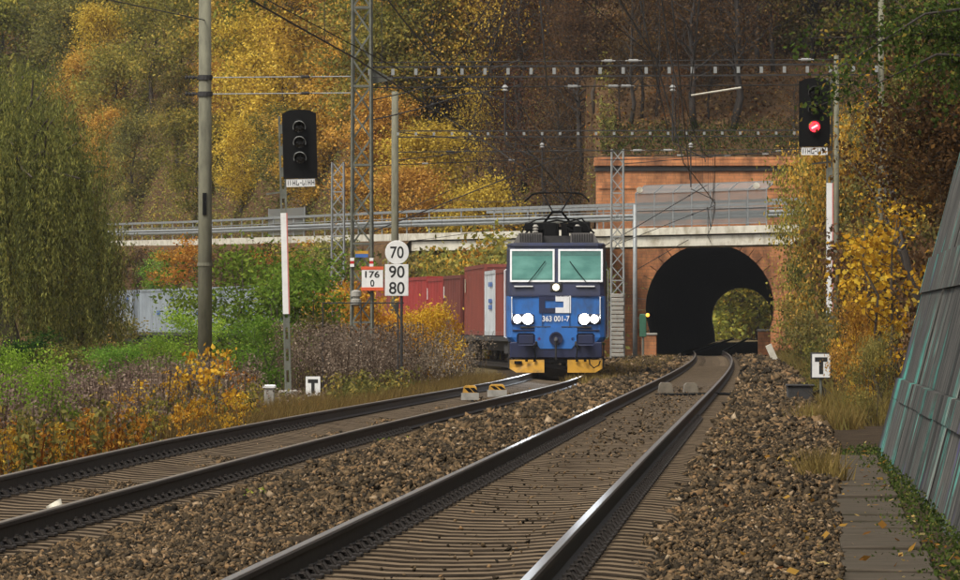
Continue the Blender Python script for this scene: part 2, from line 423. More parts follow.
def wall_mat():
    """weathered board-marked concrete with vertical run-off streaks and old graffiti paint"""
    m, nt, b = new_mat('graffiti_concrete'); N, L = nt.nodes, nt.links
    tc = N.new("ShaderNodeTexCoord")
    def streak(sy, sz, off, detail=4):
        mp = N.new("ShaderNodeMapping"); mp.inputs["Scale"].default_value = (0.0, sy, sz); mp.inputs["Location"].default_value = (off, off*1.7, off*0.3)
        L.new(tc.outputs["Object"], mp.inputs["Vector"])
        n = N.new("ShaderNodeTexNoise"); n.inputs["Scale"].default_value = 1.0; n.inputs["Detail"].default_value = detail; n.inputs["Roughness"].default_value = 0.65
        L.new(mp.outputs[0], n.inputs["Vector"]); return n
    base = ramp(nt, [(0.32,(0.014,0.014,0.013)),(0.43,(0.032,0.032,0.030)),(0.5,(0.10,0.097,0.09)),(0.56,(0.035,0.034,0.032)),(0.66,(0.19,0.185,0.17))])
    s1 = streak(0.95, 0.10, 1.0, 7); L.new(s1.outputs[0], base.inputs[0])
    prev = base.outputs[0]
    for (sy, sz, off, lo, hi, c) in ((0.55, 0.22, 4.1, 0.575, 0.60, (0.05,0.27,0.23)), (0.8, 0.18, 9.3, 0.605, 0.63, (0.12,0.44,0.38)), (0.5, 0.35, 14.2, 0.62, 0.66, (0.07,0.065,0.18)), (1.3, 0.14, 21.7, 0.62, 0.66, (0.36,0.36,0.33)), (1.7, 0.12, 33.3, 0.57, 0.62, (0.025,0.025,0.025))):
        st = streak(sy, sz, off, 5)
        k0 = ramp(nt, [(lo,(0,0,0)),(hi,(1,1,1))]); L.new(st.outputs[0], k0.inputs[0])
        pn = streak(0.22, 0.9, off+50, 6); pr = ramp(nt, [(0.42,(0.12,0.12,0.12)),(0.60,(1,1,1))]); L.new(pn.outputs[0], pr.inputs[0])
        k = N.new("ShaderNodeMath"); k.operation = 'MULTIPLY'; L.new(k0.outputs[0], k.inputs[0]); L.new(pr.outputs[0], k.inputs[1])
        x = N.new("ShaderNodeMix"); x.data_type = 'RGBA'; L.new(k.outputs[0], x.inputs[0]); L.new(prev, x.inputs[6]); x.inputs[7].default_value = (*c, 1)
        prev = x.outputs[2]
    n = N.new("ShaderNodeTexNoise"); n.inputs["Scale"].default_value = 6; n.inputs["Detail"].default_value = 8; n.inputs["Roughness"].default_value = 0.7
    L.new(tc.outputs["Object"], n.inputs["Vector"])
    g = ramp(nt, [(0.3,(0.45,0.43,0.4)),(0.7,(1.2,1.2,1.15))]); L.new(n.outputs[0], g.inputs[0])
    x = N.new("ShaderNodeMix"); x.data_type = 'RGBA'; x.blend_type = 'MULTIPLY'; x.inputs[0].default_value = 0.8
    L.new(prev, x.inputs[6]); L.new(g.outputs[0], x.inputs[7]); L.new(x.outputs[2], b.inputs["Base Color"])
    b.inputs["Roughness"].default_value = 0.9; b.inputs["Specular IOR Level"].default_value = 0.2
    bp = N.new("ShaderNodeBump"); bp.inputs["Strength"].default_value = 0.5; bp.inputs["Distance"].default_value = 0.02
    L.new(n.outputs[0], bp.inputs["Height"]); L.new(bp.outputs[0], b.inputs["Normal"])
    return m
M['wall'] = wall_mat()
M['plank'] = plain('weathered_plank', (0.068, 0.055, 0.041), 0.9, scale=3, vary=0.5, bump=0.5, stretch=(0.8,2.5,1), spec=0.05, coord='World', dirt=(0.04,0.036,0.024))

# ------------------------------------------------------------------ alignments
LT = np.array([(20,-5.25),(40,-4.3),(70,-2.82),(86,-1.75),(118.7,.2),(147.5,1.66),(158.8,2.23),(175,2.85),(203.8,2.3),(218.6,1.2),(234.8,-.34),(251,-2.1),(290,-9.6),(327,-18.7),(342,-22.6),(360,-27.5)])
_lp = np.polyfit((LT[:,0]-190)/170, LT[:,1], 7)
def xl(y): return float(np.polyval(_lp, (y-190)/170))
def xl_s(y): return (xl(y+.5)-xl(y-.5))
RT = np.array([(10,-1.42),(27.3,-.52),(51.9,.79),(113.4,4.16),(203.8,8.75),(276,11.65)])
_rp = np.polyfit(RT[:,0]/276, RT[:,1], 3)
def xr(y):
    if y <= 276: return float(np.polyval(_rp, y/276))
    return float(np.polyval(_rp, 1.0)) + (y-276)*(29.0-float(np.polyval(_rp, 1.0)))/324
ZL = -0.17                                   # left track lies a little lower
def cant(y): return 0.075*min(1, max(0, (y-40)/25))*min(1, max(0, (185-y)/30))

def hash2(x, y):
    return math.sin(x*12.9898 + y*78.233)*43758.5453 % 1.0
def vnoise(x, y):
    ix, iy = math.floor(x), math.floor(y); fx, fy = x-ix, y-iy
    fx = fx*fx*(3-2*fx); fy = fy*fy*(3-2*fy)
    a, b_, c, d = hash2(ix,iy), hash2(ix+1,iy), hash2(ix,iy+1), hash2(ix+1,iy+1)
    return (a+(b_-a)*fx) + ((c+(d-c)*fx)-(a+(b_-a)*fx))*fy

# ------------------------------------------------------------------ ground, hillside, banks
def grid(name, rows, mat, kind='structure', smooth=True):
    mb = MB(); nr, nc = len(rows), len(rows[0])
    mb.v = [tuple(p) for r_ in rows for p in r_]
    mb.f = [(i*nc+j, i*nc+j+1, (i+1)*nc+j+1, (i+1)*nc+j) for i in range(nr-1) for j in range(nc-1)]
    o = mb.build(name, mat, None, smooth); o["kind"] = kind
    return o
gy = [-30, 0] + list(range(15, 120, 3)) + list(range(120, 380, 10)) + [420, 600, 900, 1400]
gx = [-900,-300,-120,-60,-40,-30] + [x*0.75 for x in range(-30, 40)] + [32, 40, 60, 120, 300, 900]
rows = []
for y in gy:
    rows.append([(x, y, -0.62 + 0.22*vnoise(x*0.5, y*0.2)*(1 if abs(x) < 60 else 0)) for x in gx])
grid('ground', rows, M['soil'])
ys = np.concatenate([np.arange(16, 130, 0.6), np.arange(130, 300, 3.0)])
rows = []
for y in ys:
    a, c = xl(min(y,170)), xr(y)
    if y > 170: a = min(a, c-4.6)
    m_ = (a+c)/2
    n_ = lambda k: 0.05*(vnoise(y*0.8, k*3.1)-.5)
    rows.append([(a-2.7,y,-.75),(a-1.9,y,-.50+n_(1)),(a-1.35,y,ZL-.25),(a-.6,y,ZL-.235+n_(2)*.5),(a,y,ZL-.215+n_(3)*.6),(a+.6,y,ZL-.235+n_(4)*.5),(a+1.35,y,ZL-.25),
                 (a+1.75,y,-.43+n_(5)),(m_,y,-.36+n_(6)),(c-1.75,y,-.29+n_(7)),(c-1.35,y,-.255),(c-.6,y,-.30+n_(8)*.3),(c,y,-.305+n_(9)*.3),(c+.6,y,-.30+n_(10)*.3),(c+1.35,y,-.285),
                 (c+1.7,y,-.27+n_(11)),(c+2.2,y,-.31+n_(12)),(c+2.9,y,-.36+n_(13)),(c+4.6,y,-.34+n_(14)),(c+5.6,y,-.30),(c+6.2,y,-.75)])
grid('ballast_bed', rows, M['bed'])

HB = [(-160,620,10),(-60,470,8),(-40,425,7.6),(-27,393,7.3),(-19,362,7.0),(-12,334,6.6),(-7,312,6.2),(-4.5,301,4.5),(-3,297,0.3),(2,294,0.0),(5.6,292,0.0),(6.15,277.3,9.9),(10,277.3,9.9),(14,277.3,9.9),(19.5,277.3,9.9),(24,277,9.9),(40,277,11),(80,277,14),(180,277,14)]
hbx = np.array([p[0] for p in HB]); hby = np.array([p[1] for p in HB]); hbz = np.array([p[2] for p in HB])
def hill_z(x, y):
    v = y - np.interp(x, hbx, hby)
    zb = np.interp(x, hbx, hbz)
    if v < 0: return float(zb)
    n_ = 1.8*(vnoise(x*0.11, y*0.07)-.5) + 0.7*(vnoise(x*0.4+9, y*0.3)-.5)
    w = min(1, v/6)
    if v < 85: z = zb + 0.62*v
    elif v < 130: z = zb + 0.62*85 + 0.2*(v-85)
    else: z = zb + 61.7 - 0.5*(v-130)
    return float(z + n_*w)
vs_ = [0,.6,1.5,3,5,7.5,10,13,16,20,24,28,33,38,44,50,58,66,76,85,100,115,130,160,200,260]
hx = sorted(set(list(hbx) + [x*1.5 for x in range(-40, 28)]))
rows = []
for v in vs_:
    rows.append([(x, float(np.interp(x, hbx, hby))+v, hill_z(x, float(np.interp(x, hbx, hby))+v)) for x in hx])
grid('hillside', rows, M['forest_floor'])

def rbase(y): return xr(y) + 5.0 + 0.5*(vnoise(y*0.13, 2.2)-.5)
def bank_z(x, y):
    w = x - rbase(y)
    if w < 0: return -.35
    return -.35 + min(w*1.15, 4.2 + 0.45*(w-3.65) if w > 3.65 else 99) + 0.6*(vnoise(x*0.5, y*0.2)-.5)*min(1, w)
rows = []
for y in list(range(66, 278, 3)):
    rows.append([(rbase(y)+w, y, bank_z(rbase(y)+w, y)-(0.3 if w == 0 else 0)) for w in (0,.4,.9,1.6,2.4,3.2,4,5.5,8,12,18,26,40,70)])
grid('right_bank', rows, M['forest_floor'])

# ------------------------------------------------------------------ railway tracks
RAIL = [(-.075,-.172),(.075,-.172),(.075,-.160),(.012,-.140),(.009,-.05),(.034,-.036),(.036,-.008),(.028,0),(-.028,0),(-.036,-.008),(-.034,-.036),(-.009,-.05),(-.012,-.140),(-.075,-.160)]
def sweep(xf, zf, prof, ylist):
    mb = MB(); n = len(prof)
    for y in ylist:
        x, z = xf(y), zf(y)
        for px, pz in prof: mb.v.append((x+px, y, z+pz))
    for i in range(len(ylist)-1):
        for k in range(n):
            mb.f.append((i*n+k, i*n+(k+1)%n, (i+1)*n+(k+1)%n, (i+1)*n+k))
    return mb
def sleeper_mesh():
    """concrete sleeper: deep rail seats, lower waisted middle, sloping ends"""
    st = [(-1.27,-.245),(-1.22,-.212),(-1.0,-.190),(-.62,-.178),(-.5,-.182),(-.30,-.198),(0,-.203),(.30,-.198),(.5,-.182),(.62,-.178),(1.0,-.190),(1.22,-.212),(1.27,-.245)]
    mb = MB()
    for x, z in st:
        wt = .135 if abs(x) > .45 else .125
        for dy, dz in ((-wt-.02,-.36),(-wt-.008,z-.012),(-wt,z),(wt,z),(wt+.008,z-.012),(wt+.02,-.36)):
            mb.v.append((x, dy, dz if dz == -.36 else dz))
    n = 6
    for i in range(len(st)-1):
        for k in range(n-1):
            mb.f.append((i*n+k, (i+1)*n+k, (i+1)*n+k+1, i*n+k+1))
    mb.f.append((0,1,2,3,4,5)); e = (len(st)-1)*n; mb.f.append((e+5,e+4,e+3,e+2,e+1,e))
    me = mb.mesh('sleeper'); me.materials.append(M['sleeper']); me.materials.append(M['sleeper_side_shade'])
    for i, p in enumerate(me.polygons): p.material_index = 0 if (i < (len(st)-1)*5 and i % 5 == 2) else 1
    return me
SLEEPER = sleeper_mesh()
def clip_mesh():
    mb = MB()
    mb.bbox(-.055,.055,-.075,.075,-.182,-.150,.008)
    mb.tube([(-.03,-.06,-.15),(0,-.055,-.118),(.03,-.03,-.125),(.03,.03,-.125),(0,.055,-.118),(-.03,.06,-.15)], .014, 5)
    mb.tube([(.015,0,-.15),(.015,0,-.095)], .018, 6)
    me = mb.mesh('fastening'); me.materials.append(M['clip']); return me
CLIP = clip_mesh()

M['plank_pale'] = plain('dusty_block', (0.16, 0.135, 0.10), 0.9, scale=5, vary=0.4, bump=0.3)
def track(label, xf, zc, cantf, y0, y1, ysleep, top, ymax_clip, nmax):
    root = thing('railway_track', label, 'railway track', (0,0,0)); root["kind"] = 'structure'
    yl = [y0 + i*(1.5 if y0+i*1.5 < 200 else 1.5) for i in range(int((y1-y0)/1.5)+1)]
    for sg in (-1, 1):
        zf = lambda y, sg=sg: zc + (cantf(y) if sg < 0 else 0)
        r_ = sweep(lambda y, sg=sg: xf(y)+sg*.7535, zf, RAIL, yl).build('rail', M['rail'], root, False)
        sweep(lambda y, sg=sg: xf(y)+sg*.7535, zf, [(-.026,.0005),(.026,.0005),(.024,.003),(-.024,.003)], yl).build('running_surface', top, r_)
    y = y0 + .3; i = 0; far = MB(); farc = MB()
    sv = [tuple(v.co) for v in SLEEPER.vertices]; sf = [tuple(p.vertices) for p in SLEEPER.polygons]
    while y < ysleep:
        c = cantf(y)
        ang = math.atan2(c, 1.5)
        sl = -math.atan(xf(y+.5)-xf(y-.5))
        jy = y + random.uniform(-.01, .01)
        if i < nmax:
            so = link_mesh('sleeper', SLEEPER, None, root, (xf(y), jy, zc+c/2 + random.uniform(-.002,.002)), (0, ang, sl+random.uniform(-.0025,.0025)))
            if y < ymax_clip:
                for sg in (-1, 1):
                    for sd_ in (-1, 1):
                        link_mesh('rail_fastening', CLIP, None, so, (sg*.7535+sd_*.115, 0, 0), (0, 0, 0 if sd_ < 0 else math.pi))
        else:
            far.add([(v[0]+xf(y), v[1]+jy, v[2]+zc) for v in sv], sf)
        y += .6; i += 1
    if far.v:
        o = far.build('sleeper', M['sleeper'], root); o["kind"] = 'stuff'; o.data.materials.append(M['sleeper_side_shade'])
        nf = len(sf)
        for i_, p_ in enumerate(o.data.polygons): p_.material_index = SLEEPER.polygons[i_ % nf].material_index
    return root
t_right = track('main railway track on concrete sleepers running straight into the tunnel', xr, 0.0, lambda y: 0.0, 17.6, 600, 268, M['railtop'], 84, 300)
t_left = track('curved railway track on the left that the blue locomotive runs on', xl, ZL, cant, 17.6, 362, 176, M['railtop_dull'], 84, 300)

# ballast stones ------------------------------------------------------------
CUBE = np.array([(1.15,0,0),(0,1.15,0),(-1.15,0,0),(0,-1.15,0),(0,0,1),(0,0,-1)], float)*1.15
CQ = np.array([(0,1,4),(1,2,4),(2,3,4),(3,0,4),(1,0,5),(2,1,5),(3,2,5),(0,3,5)])
def stones(P, size, r):
    n = len(P)
    V = CUBE[None] + r.uniform(-.55,.55,(n,6,3))
    sc = np.stack([r.uniform(.6,1.25,n), r.uniform(.6,1.25,n), r.uniform(.4,.85,n)], 1)*size[:,None]*0.5
    V = V*sc[:,None,:]
    q = unit(r.normal(size=(n,4)) * np.array([1,.45,.45,1]))
    w,x,y,z = q.T
    R = np.empty((n,3,3))
    R[:,0,0]=1-2*(y*y+z*z);R[:,0,1]=2*(x*y-z*w);R[:,0,2]=2*(x*z+y*w)
    R[:,1,0]=2*(x*y+z*w);R[:,1,1]=1-2*(x*x+z*z);R[:,1,2]=2*(y*z-x*w)
    R[:,2,0]=2*(x*z-y*w);R[:,2,1]=2*(y*z+x*w);R[:,2,2]=1-2*(x*x+y*y)
    V = np.einsum('nij,nkj->nki', R, V) + P[:,None,:]
    Q = (CQ[None] + (np.arange(n)*6)[:,None,None]).reshape(-1,3)
    return V.reshape(-1,3), Q, np.repeat(r.beta(1.1,1.7,n), 6)
XRv = np.vectorize(xr); XLv = np.vectorize(lambda y: xl(min(y,175)))
def scatter_zone(name, label, f, zf, zones, r):
    PP, SS = [], []
    for (y0, y1, dens, size, wid) in zones:
        n = int((y1-y0)*wid*dens)
        y = r.uniform(y0, y1, n); u = r.uniform(0, 1, n)
        P = np.stack([f(y, u), y, zf(y, u) + r.uniform(-.5,.9,n)*size*0.6], 1)
        PP.append(P); SS.append(np.clip(r.lognormal(0,.28,n),.5,2.0)*size)
    V, Q, lv = stones(np.concatenate(PP), np.concatenate(SS), r)
    o = link_mesh(name, indexed_mesh(name, V, Q, lv), M['stone'])
    return tag(o, label, 'ballast', kind='stuff')
r_ = np.random.default_rng(11)
def vn(y, u): return .05*np.sin(y*1.9+u*7)+.04*np.sin(y*.7+u*3.1)
# between the tracks
def f_mid(y, u): a = XLv(y)+1.12; c = XRv(y)-1.12; return a+(c-a)*u
def z_mid(y, u): return -.39 + .13*u + .05*np.sin(u*np.pi) + vn(y,u)*.6
scatter_zone('ballast', 'coarse brown ballast stones heaped between the two tracks', f_mid, z_mid, [(24,46,820,.034,2.7),(46,80,270,.050,2.6),(80,130,85,.09,2.4),(130,260,16,.14,3.0)], r_)
# right shoulder
def f_rs(y, u): return XRv(y)+1.12+u*np.interp(y,[30,70],[1.28,1.75])
def z_rs(y, u): return -.245 - .06*u + .05*np.sin(u*np.pi) + vn(y,u)*.6
scatter_zone('ballast', 'coarse dark brown ballast shoulder right of the main track', f_rs, z_rs, [(24,46,880,.034,1.45),(46,80,280,.050,1.7),(80,130,90,.09,1.8),(130,265,16,.14,1.8)], r_)
# left shoulder and stones inside the left track
def f_ls(y, u): return XLv(y)-1.15-u*.75
scatter_zone('ballast', 'thin strip of ballast along the far edge of the left track', f_ls, lambda y,u: -.42-.08*u+vn(y,u)*.5, [(28,60,170,.05,.75),(60,130,70,.08,.75)], r_)
scatter_zone('ballast', 'dirt and small stones filling the left track between its rails', lambda y,u: XLv(y)-.62+1.24*u, lambda y,u: ZL-.235+.02*np.sin(y*.5)+vn(y,u)*.4+.03*np.interp(y,[40,65],[0,1]), [(28,60,420,.026,1.24),(60,140,150,.04,1.24)], r_)
scatter_zone('ballast', 'small stones lying scattered over the sleepers of the main track', lambda y,u: XRv(y)-.62+1.24*u, lambda y,u: -.195+vn(y,u)*.08, [(24,60,9,.026,1.24),(60,130,14,.034,1.24)], r_)

big = MB(); V, Q, _ = stones(np.array([(0,0,.06)]), np.array([.2]), np.random.default_rng(8))
o = link_mesh('stone', indexed_mesh('stone', V, Q, np.full(6,1.0)), M['concrete_white'], None, W(57,486,112)); o.location.z = ZL-.22; o.scale = (.8,.8,.7)
tag(o, 'single pale stone lying between the rails of the left track', 'stone')

# ------------------------------------------------------------------ lettering
def text_mesh(s, height, width=None, bold=0.0):
    c = bpy.data.curves.new('lettering', 'FONT'); c.body = s; c.size = 1.0; c.offset = bold; c.align_x = 'CENTER'
    o = bpy.data.objects.new('lettering', c); COL.objects.link(o)
    bpy.context.view_layer.update()
    me = bpy.data.meshes.new_from_object(o.evaluated_get(bpy.context.evaluated_depsgraph_get()))
    bpy.data.objects.remove(o); bpy.data.curves.remove(c)
    co = np.array([v.co[:] for v in me.vertices])
    mn, mx_ = co.min(0), co.max(0)
    k = height/(mx_[1]-mn[1]); kx = k if width is None else width/(mx_[0]-mn[0])
    out = [((p[0]-(mn[0]+mx_[0])/2)*kx, 0.0, (p[1]-(mn[1]+mx_[1])/2)*k) for p in co]
    for v, p in zip(me.vertices, out): v.co = p
    me.update(); me.materials.clear()
    return me
def letters(s, height, width, parent, loc, mat, bold=0.0, rot=None, name='lettering'):
    return link_mesh(name, text_mesh(s, height, width, bold), mat, parent, loc, rot)

# ------------------------------------------------------------------ tunnel, portal wall
PZ = 276.0; PX = (710-CX)*PZ/F; PS = F/PZ
def arch(n=36, r=3.30, cz=2.2, grow=0.0):
    """horseshoe outline from lower left over the crown to lower right (x, z)"""
    pts = [(-2.95-grow, -.5)]
    a0 = math.radians(200)
    for i in range(n+1):
        t = a0 - (a0+math.radians(20))*i/n
        pts.append(((r+grow)*math.cos(t), cz+(r+grow)*math.sin(t)))
    pts.append((2.95+grow, -.5))
    return pts
slope_t = (29.0-xr(276))/324
root = thing('tunnel_portal', 'orange brick railway tunnel portal with a dark horseshoe arch behind the bridge', 'tunnel', (PX, PZ, 0))
x0, x1, zt = 5.95-PX, 19.5-PX, 9.45
ap = arch(grow=.42)
mb = MB()
n = len(ap)
outer = []
for (px, pz) in ap:                       # outer loop: project radially to the wall rectangle
    outer.append((px, pz))
xs = [p[0] for p in ap]
vs = []
for y in (0.0, 1.2):
    vs += [(p[0], y, p[1]) for p in ap]
    for (px, pz) in ap:
        if pz < 1.1: q = (x0 if px < 0 else x1, pz)
        else:
            t = (ap.index((px, pz)) - 1)/(n-3)
            if t < .25: q = (x0, 1.07 + (zt-1.07)*t/.25)
            elif t > .75: q = (x1, 1.07 + (zt-1.07)*(1-t)/.25)
            else: q = (x0+(x1-x0)*(t-.25)/.5, zt)
        vs.append((q[0], y, q[1]))
fs = []
for k in range(n-1):
    fs.append((k, k+1, n+k+1, n+k)); b_ = 2*n; fs.append((b_+k+1, b_+k, b_+n+k, b_+n+k+1))
    fs.append((n+k, n+k+1, b_+n+k+1, b_+n+k))
mb.add(vs, fs); mb.build('wall', M['brick'], root)
mb = MB().bbox(x0-.12, x1+.12, -.16, 1.3, zt+.003, zt+.28, .03); mb.build('cornice', M['brick'], root)
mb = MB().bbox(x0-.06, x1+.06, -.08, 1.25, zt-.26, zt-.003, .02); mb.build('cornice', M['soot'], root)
mb = MB().bbox(x0-.1, x1+.1, -.10, 1.3, zt+.283, zt+.47, .03); mb.build('coping', M['brick'], root)
for z_ in (7.35, 8.3): MB().box(x0+.1, x1-.1, -.05, -.003, z_, z_+.10).build('string_course', M['brick'], root)
ia, oa = arch(n=24), arch(n=24, grow=.5)
for k in range(len(ia)-1):                # arch ring, stone by stone
    def mixp(a, b_, t): return (a[0]+(b_[0]-a[0])*t, a[1]+(b_[1]-a[1])*t)
    q = [mixp(ia[k], ia[k+1], .03), mixp(ia[k], ia[k+1], .97), mixp(oa[k], oa[k+1], .97), mixp(oa[k], oa[k+1], .03)]
    MB().prism(q, -.07-.02*random.random(), .9).build('voussoir', M['brick'], root)
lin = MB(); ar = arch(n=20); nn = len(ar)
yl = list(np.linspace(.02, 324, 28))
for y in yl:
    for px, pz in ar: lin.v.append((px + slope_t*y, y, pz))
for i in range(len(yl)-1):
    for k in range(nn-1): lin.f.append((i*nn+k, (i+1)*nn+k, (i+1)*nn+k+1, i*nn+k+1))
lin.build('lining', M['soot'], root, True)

# ------------------------------------------------------------------ road bridge with railings and the mesh screen
BR = [(16.6,247.5,6.02),(15.2,250,6.0),(-3.4,284,6.15),(-12,325,6.64),(-19,354,6.95),(-27,385,7.35),(-40,418,7.8),(-60,463,8.3)]
def road_pt(i, t): a, b_ = Vector(BR[i]), Vector(BR[i+1]); return a+(b_-a)*t
def offs(i, d):
    a = Vector(BR[max(i-1,0)]); b_ = Vector(BR[min(i+1,len(BR)-1)])
    t = (b_-a); t.z = 0; t.normalize(); nrm = Vector((t.y*1.0, -t.x, 0))
    if nrm.y < 0: nrm = -nrm
    return Vector(BR[i]) + nrm*d
mb = MB(); near = [Vector(p) for p in BR]; farp = [offs(i, 4.6) for i in range(len(BR))]
rows = [[p+Vector((0,0,-.02)) for p in near], [p+Vector((0,0,-.02)) for p in farp]]
grid('road', rows, M['asphalt'])
rows = []
for d, dz in ((0,-.03),(-.5,-.6),(-1.6,-3.0),(-2.6,-5.4),(-3.2,-8.2)):
    rows.append([offs(i, d)+Vector((0,0,dz)) for i in range(2, len(BR))])
grid('road_embankment', rows, M['forest_floor'])
root = thing('road_bridge', 'pale concrete road bridge crossing in front of the tunnel mouth', 'bridge', (0,0,0))
def seg(i, d0, d1, z0, z1, e0=0.0, e1=0.0):
    a, b_ = Vector(BR[i]), Vector(BR[i+1]); t = (b_-a).normalized(); nrm = Vector((t.y,-t.x,0)).normalized()
    if nrm.y < 0: nrm = -nrm
    m_ = MB(); a = a+t*e0; b_ = b_-t*e1
    vs = [a+nrm*d0+Vector((0,0,z0)), a+nrm*d1+Vector((0,0,z0)), a+nrm*d1+Vector((0,0,z1)), a+nrm*d0+Vector((0,0,z1)),
          b_+nrm*d0+Vector((0,0,z0)), b_+nrm*d1+Vector((0,0,z0)), b_+nrm*d1+Vector((0,0,z1)), b_+nrm*d0+Vector((0,0,z1))]
    return m_.add(vs, [(0,1,2,3),(7,6,5,4),(0,4,5,1),(1,5,6,2),(2,6,7,3),(3,7,4,0)])
for i in (0, 1):
    seg(i, -.35, .0, -.36, -.01).build('fascia', M['concrete_white'], root)
    seg(i, -.12, 4.4, -.43, -.365).build('deck_slab', M['darkgrey'], root)
    seg(i, -.2, .35, -.92, -.435).build('girder', M['concrete_white'], root)
    seg(i, 3.9, 4.4, -.92, -.435).build('girder', M['concrete_white'], root)
seg(2, -.2, .35, -.92, -.41, 0.0, 30.0).build('girder', M['concrete_white'], root)
MB().box(-4.9,-3.3,286.2,289,-.6,5.3).build('abutment', M['concrete'], root)

def railing(label, d, idx, group=None, wbeam=True):
    root = thing('guard_railing', label, 'railing', (0,0,0))
    for i in idx:
        a, b_ = Vector(BR[i]), Vector(BR[i+1]); L_ = (b_-a).length; t = (b_-a).normalized()
        nrm = Vector((t.y,-t.x,0)).normalized(); nrm = nrm if nrm.y > 0 else -nrm
        n = max(1, int(L_/3.3))
        for k in range(n):
            p = a + t*(L_*(k+.5)/n) + nrm*d
            MB().box(-.035,.035,-.035,.035,0,1.12).build('post', M['galv'], root, loc=p)
        up = Vector((0,0,1))
        MB().bar(a+nrm*d+up*1.16, b_+nrm*d+up*1.16, .09, .14).build('top_rail', M['galv'], root)
        MB().bar(a+nrm*(d-.03)+up*.80, b_+nrm*(d-.03)+up*.80, .04, .045).build('middle_rail', M['galv'], root)
        if wbeam:
            wb = MB()
            for z0, z1, dd0, dd1 in ((.34,.42,.0,-.07),(.42,.46,-.07,-.07),(.46,.52,-.07,-.02),(.52,.58,-.02,-.07),(.58,.62,-.07,-.07),(.62,.70,-.07,0)):
                wb.add([a+nrm*(d-.06+dd0)+up*z0, b_+nrm*(d-.06+dd0)+up*z0, b_+nrm*(d-.06+dd1)+up*z1, a+nrm*(d-.06+dd1)+up*z1], [(0,1,2,3)])
            wb.build('crash_barrier', M['galv'], root, True)
    return root
railing('grey steel railing along the near edge of the road bridge', -.12, (0,1))
railing('grey steel railing on the road embankment behind the left signal', -.12, (2,3,4,5,6))
railing('grey steel railing along the far edge of the road bridge', 4.3, (0,1), wbeam=False)
for i in range(2,7): pass
kb = thing('road_kerb', 'pale concrete edge beam under the railing of the embankment road', 'kerb', (0,0,0))
for i in range(2,7): seg(i, -.3, .05, -.4, .0).build('edge_stone', M['concrete_white'], kb)

# mesh screen over the electrified line
a, b_ = Vector(BR[1]), Vector(BR[2]); t = (b_-a).normalized(); nrm = Vector((t.y,-t.x,0)).normalized(); nrm = nrm if nrm.y > 0 else -nrm
def on_bridge(px):     # point on bridge line seen at column px
    k = (px-CX)/F
    u = (a.x - k*a.y)/(k*t.y - t.x)
    return a + t*u
scr = thing('safety_screen', 'grey wire mesh safety screen standing on the bridge above the tunnel', 'screen', (0,0,0))
cols = [641 + i*131/7.0 for i in range(8)]
P = [on_bridge(c) - nrm*.30 for c in cols]
up = Vector((0,0,1))
for i, p in enumerate(P):
    MB().bar(p+up*.0, p+up*1.68, .06).bar(p+up*1.68, p+up*2.05+nrm*.5, .05).build('post', M['galv'], scr)
for i in range(7):
    q0, q1 = P[i]+t*-.04, P[i+1]+t*.04
    pn = MB().add([q0+up*.12, q1+up*.12, q1+up*1.66, q0+up*1.66], [(0,1,2,3)]).build('mesh_panel', M['screen'], scr)
    cn = MB().add([q0+up*1.68, q1+up*1.68, q1+up*2.05+nrm*.5, q0+up*2.05+nrm*.5], [(0,1,2,3)]).build('canopy_panel', M['screen'], scr)
for z_ in (.1, .85, 1.67): MB().bar(P[0]+up*z_-nrm*.02, P[-1]+up*z_-nrm*.02, .04).build('frame_bar', M['galv'], scr)
MB().bar(P[0]+up*2.06+nrm*.5, P[-1]+up*2.06+nrm*.5, .05).build('frame_bar', M['galv'], scr)
for c in (646, 763):
    p = on_bridge(c) - nrm*.36 + up*1.85
    MB().lathe([(.16,-.05),(.16,.0),(.05,.04)], 10, p, 'y').build('lamp', M['concrete_white'], scr)
sc2 = thing('road_barrier_panel', 'small translucent mesh panel on the road railing behind the left signal', 'screen', (0,0,0))
i = 3; a2, b2 = Vector(BR[2]), Vector(BR[3]); t2 = (b2-a2).normalized()
pa = a2+t2*((b2-a2).length*.80); pb = b2
pb = Vector(BR[3])+ (Vector(BR[4])-Vector(BR[3]))*.12
for p in (pa, pa+(pb-pa)*.5, pb): MB().bar(p-Vector((0,.25,0)), p-Vector((0,.25,0))+up*1.75, .06).build('post', M['galv'], sc2)
MB().add([pa-Vector((0,.25,0))+up*.1, pb-Vector((0,.25,0))+up*.1, pb-Vector((0,.25,0))+up*1.7, pa-Vector((0,.25,0))+up*1.7],[(0,1,2,3)]).build('mesh_panel', M['screen'], sc2)

# ------------------------------------------------------------------ retaining wall on the right
def wbx(y): return 5.06 + (y-68)*.0515
WB = .262
wall = thing('retaining_wall', 'leaning grey concrete retaining wall streaked with teal graffiti on the right', 'wall', (0,0,0))
courses = [(-.75,.38,-.035,.30),(.385,.63,-.055,.3),(.635,1.69,.0,.3),(1.695,2.14,-.03,.3),(2.145,3.25,.0,.3),(3.255,4.4,.02,.3),(4.405,5.4,.02,.3)]
yb = [20 + 4.0*k for k in range(13)]
for ci, (z0, z1, off, th) in enumerate(courses):
    for k in range(len(yb)-1):
        ya, yc = yb[k]+.03, yb[k+1]-.03
        j = random.uniform(-.012,.012)
        vs = []
        for y in (ya, yc):
            for z in (z0, z1):
                x = wbx(y) + WB*(z+.22) + off + j
                vs += [(x, y, z), (x+th+.3, y, z)]
        MB().add(vs, [(0,4,6,2),(1,3,7,5),(0,2,3,1),(4,5,7,6),(2,6,7,3),(0,1,5,4)]).build('coping_panel' if ci == 1 else 'wall_panel', M['wall'], wall)
core = MB()
vs = []
for y in (20, 68):
    for z in (-.9, 5.35):
        x = wbx(y)+WB*(z+.22)+.10
        vs += [(x,y+(.03 if y==20 else -.03),z),(x+1.2,y+(.03 if y==20 else -.03),z)]
